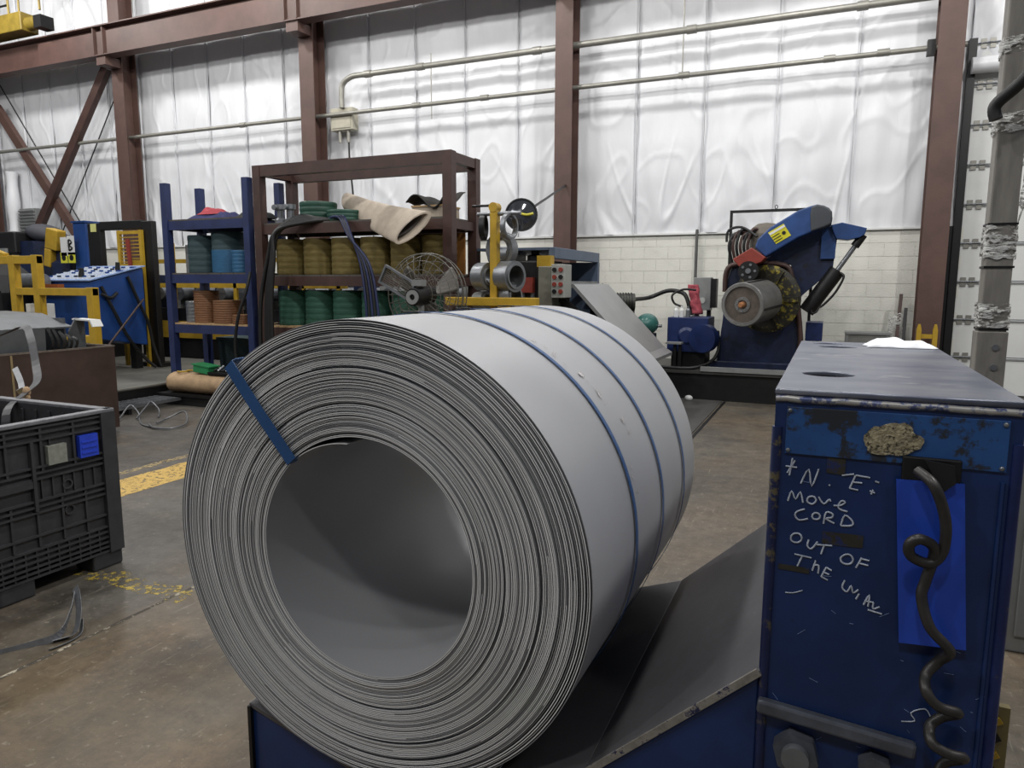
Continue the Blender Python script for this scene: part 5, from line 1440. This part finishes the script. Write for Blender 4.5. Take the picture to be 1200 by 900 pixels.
G().cyl((0.345, 10.7, 2.26), (0.25, 10.7, 2.11), 0.055, n=16).obj('rod_eye', m_black, t)
G().cyl((0.30, 10.7, 2.19), (0.06, 10.7, 1.80), 0.032, n=16).obj('piston_rod', m_steel, t)
cy_ = G().cyl((0.06, 10.7, 1.80), (-0.30, 10.7, 1.24), 0.105, n=24).obj('cylinder', m_black, t, bevel=0.01)
G().tube(smooth_path([(0.10, 10.62, 1.76), (0.14, 10.60, 1.70), (0.05, 10.6, 1.5), (-0.08, 10.6, 1.34), (-0.14, 10.6, 1.30)], 5), 0.016, n=8).obj('pressure_line', m_black, cy_)
G().tube(smooth_path([(-0.14, 10.58, 1.30), (-0.17, 10.56, 1.24), (-0.22, 10.56, 1.22), (-0.24, 10.56, 1.26)], 5), 0.014, n=8).obj('pressure_line', m_black, cy_)
G().prism([(-1.24, 1.94), (-1.0, 2.09), (-0.82, 1.96), (-0.87, 1.9), (-1.11, 1.8)], 'xz', 10.12, 10.5).obj('red_block', m_red, t, bevel=0.01)
hb = G().cyl((-1.02, 10.02, 1.78), (-1.02, 10.45, 1.78), 0.13, n=24).obj('hold_down_roll', m_black, t, bevel=0.01)
for k in range(5):
    a = 2 * PI * k / 5
    G().cyl((-1.02 + 0.085 * math.cos(a), 10.005, 1.78 + 0.085 * math.sin(a)), (-1.02 + 0.085 * math.cos(a), 10.02, 1.78 + 0.085 * math.sin(a)), 0.018, n=8).obj('bolt', m_steel, hb)
G().cyl((-1.02, 9.99, 1.78), (-1.02, 10.02, 1.78), 0.035, n=14).obj('hub', m_steel, hb)
G().lathe((-0.9, 11.0, 2.1), (0, 0, 1), [(0.22, -0.3), (0.22, 0.22), (0.20, 0.30), (0.12, 0.36), (0, 0.38)], 22).obj('brake_motor', mat('dusty_motor', '#6d665c', 0.5), t)
BX('motor_mount', m_black, t, -1.35, -0.65, 10.75, 11.3, 1.80, 1.90)
for k in range(6):
    x = -1.32 + 0.05 * k
    G().tube(smooth_path([(x, 10.8, 1.9), (x - 0.05, 10.75, 2.15), (x + 0.02, 10.8, 2.32 + 0.03 * (k % 3)), (x + 0.2, 10.9, 2.28), (x + 0.35, 11.0, 2.15)], 5), 0.022, n=8).obj('hydraulic_line', m_rackbrown if k % 2 else m_rubber, t)
G().tube(smooth_path([(-1.40, 10.7, 2.2), (-1.38, 10.7, 2.36), (-1.2, 10.7, 2.40), (-0.98, 10.6, 2.26)], 5), 0.018, n=8).obj('hydraulic_line', m_rubber, t)
t = thing('sensor_frame', 'thin dark square frame standing above the uncoiler', 'frame', (-1.0, 11.55, 0.41))
BX('upright', m_black, t, -1.48, -1.44, 11.56, 11.60, 0.41, 2.72)
BX('upright', m_black, t, -0.30, -0.26, 11.56, 11.60, 0.41, 2.72)
BX('top_rail', m_black, t, -1.44, -0.30, 11.56, 11.60, 2.68, 2.72)
G().tube([(-0.82 + 0.02 * math.cos(k), 11.58, 2.75 + 0.03 * math.sin(k)) for k in range(7)], 0.006, n=6, closed=True).obj('hook', m_black, t)
t = thing('blue_side_box', 'small dark blue box right of the uncoiler base', 'box', (-0.22, 11.2, 0.41))
BX('body', m_hpu, t, -0.30, -0.08, 10.9, 11.4, 0.82, 1.08, bevel=0.008)
BX('stand', m_black, t, -0.26, -0.12, 10.95, 11.35, 0.41, 0.82)

# ------------------------------------------------------------------ bits along the wall at right, litter
t = thing('wall_bench', 'low grey metal bench against the block wall', 'bench', (0.55, 11.85, 0))
BX('top', m_greysteel, t, 0.22, 0.84, 11.7, 12.1, 0.88, 0.91)
BX('apron', mat('grey_apron', '#7d7d79', 0.5), t, 0.24, 0.82, 11.72, 11.75, 0.70, 0.88)
for x in (0.25, 0.79):
    for y in (11.73, 12.05):
        BX('leg', m_greysteel, t, x - 0.02, x + 0.02, y - 0.02, y + 0.02, 0, 0.88)
for p, q, m, lb in (((0.88, 11.7, 0.0), (0.94, 11.95, 1.47), m_rackbrown, 'longer rusty bar leaning beside the right column'), ((0.98, 11.6, 0.0), (1.01, 11.9, 1.27), m_black, 'shorter dark bar leaning beside the right column')):
    o = G().bar(p, q, 0.045, 0.045).obj('leaning_bar', m)
    tag(o, lb, 'bar')
def bagfn(u, v):
    return (0.80 + 0.22 * u, 11.9 + 0.05 * noise.noise((u * 3, v * 3, 1)) - 0.04 * math.sin(PI * u), 0.55 + 0.65 * v - 0.12 * abs(u - 0.6))
o = G().grid(bagfn, 10, 14).obj('plastic_sheet', m_film)
q = o.modifiers.new('solid', 'SOLIDIFY')
q.thickness = 0.004
tag(o, 'clear plastic sheet hanging behind the leaning bars', 'plastic sheet')
t = thing('yellow_guard', 'yellow column guard bracket at the foot of the right column', 'guard', (1.27, 11.5, 0))
for x in (1.16, 1.36):
    G().prism([(x - 0.03, 0), (x + 0.03, 0), (x + 0.03, 0.98), (x + 0.012, 1.06), (x - 0.012, 1.06), (x - 0.03, 0.98)], 'xz', 11.50, 11.56).obj('prong', m_yellow, t)
BX('cross_bar', m_yellow, t, 1.19, 1.33, 11.52, 11.55, 0.86, 0.92)
o = G().sph((-1.72, 9.95, 0.045), (0.055, 0.04, 0.04), 14, 8).obj('litter_cup', m_white)
tag(o, 'small white crumpled cup on the floor before the deck', 'litter')
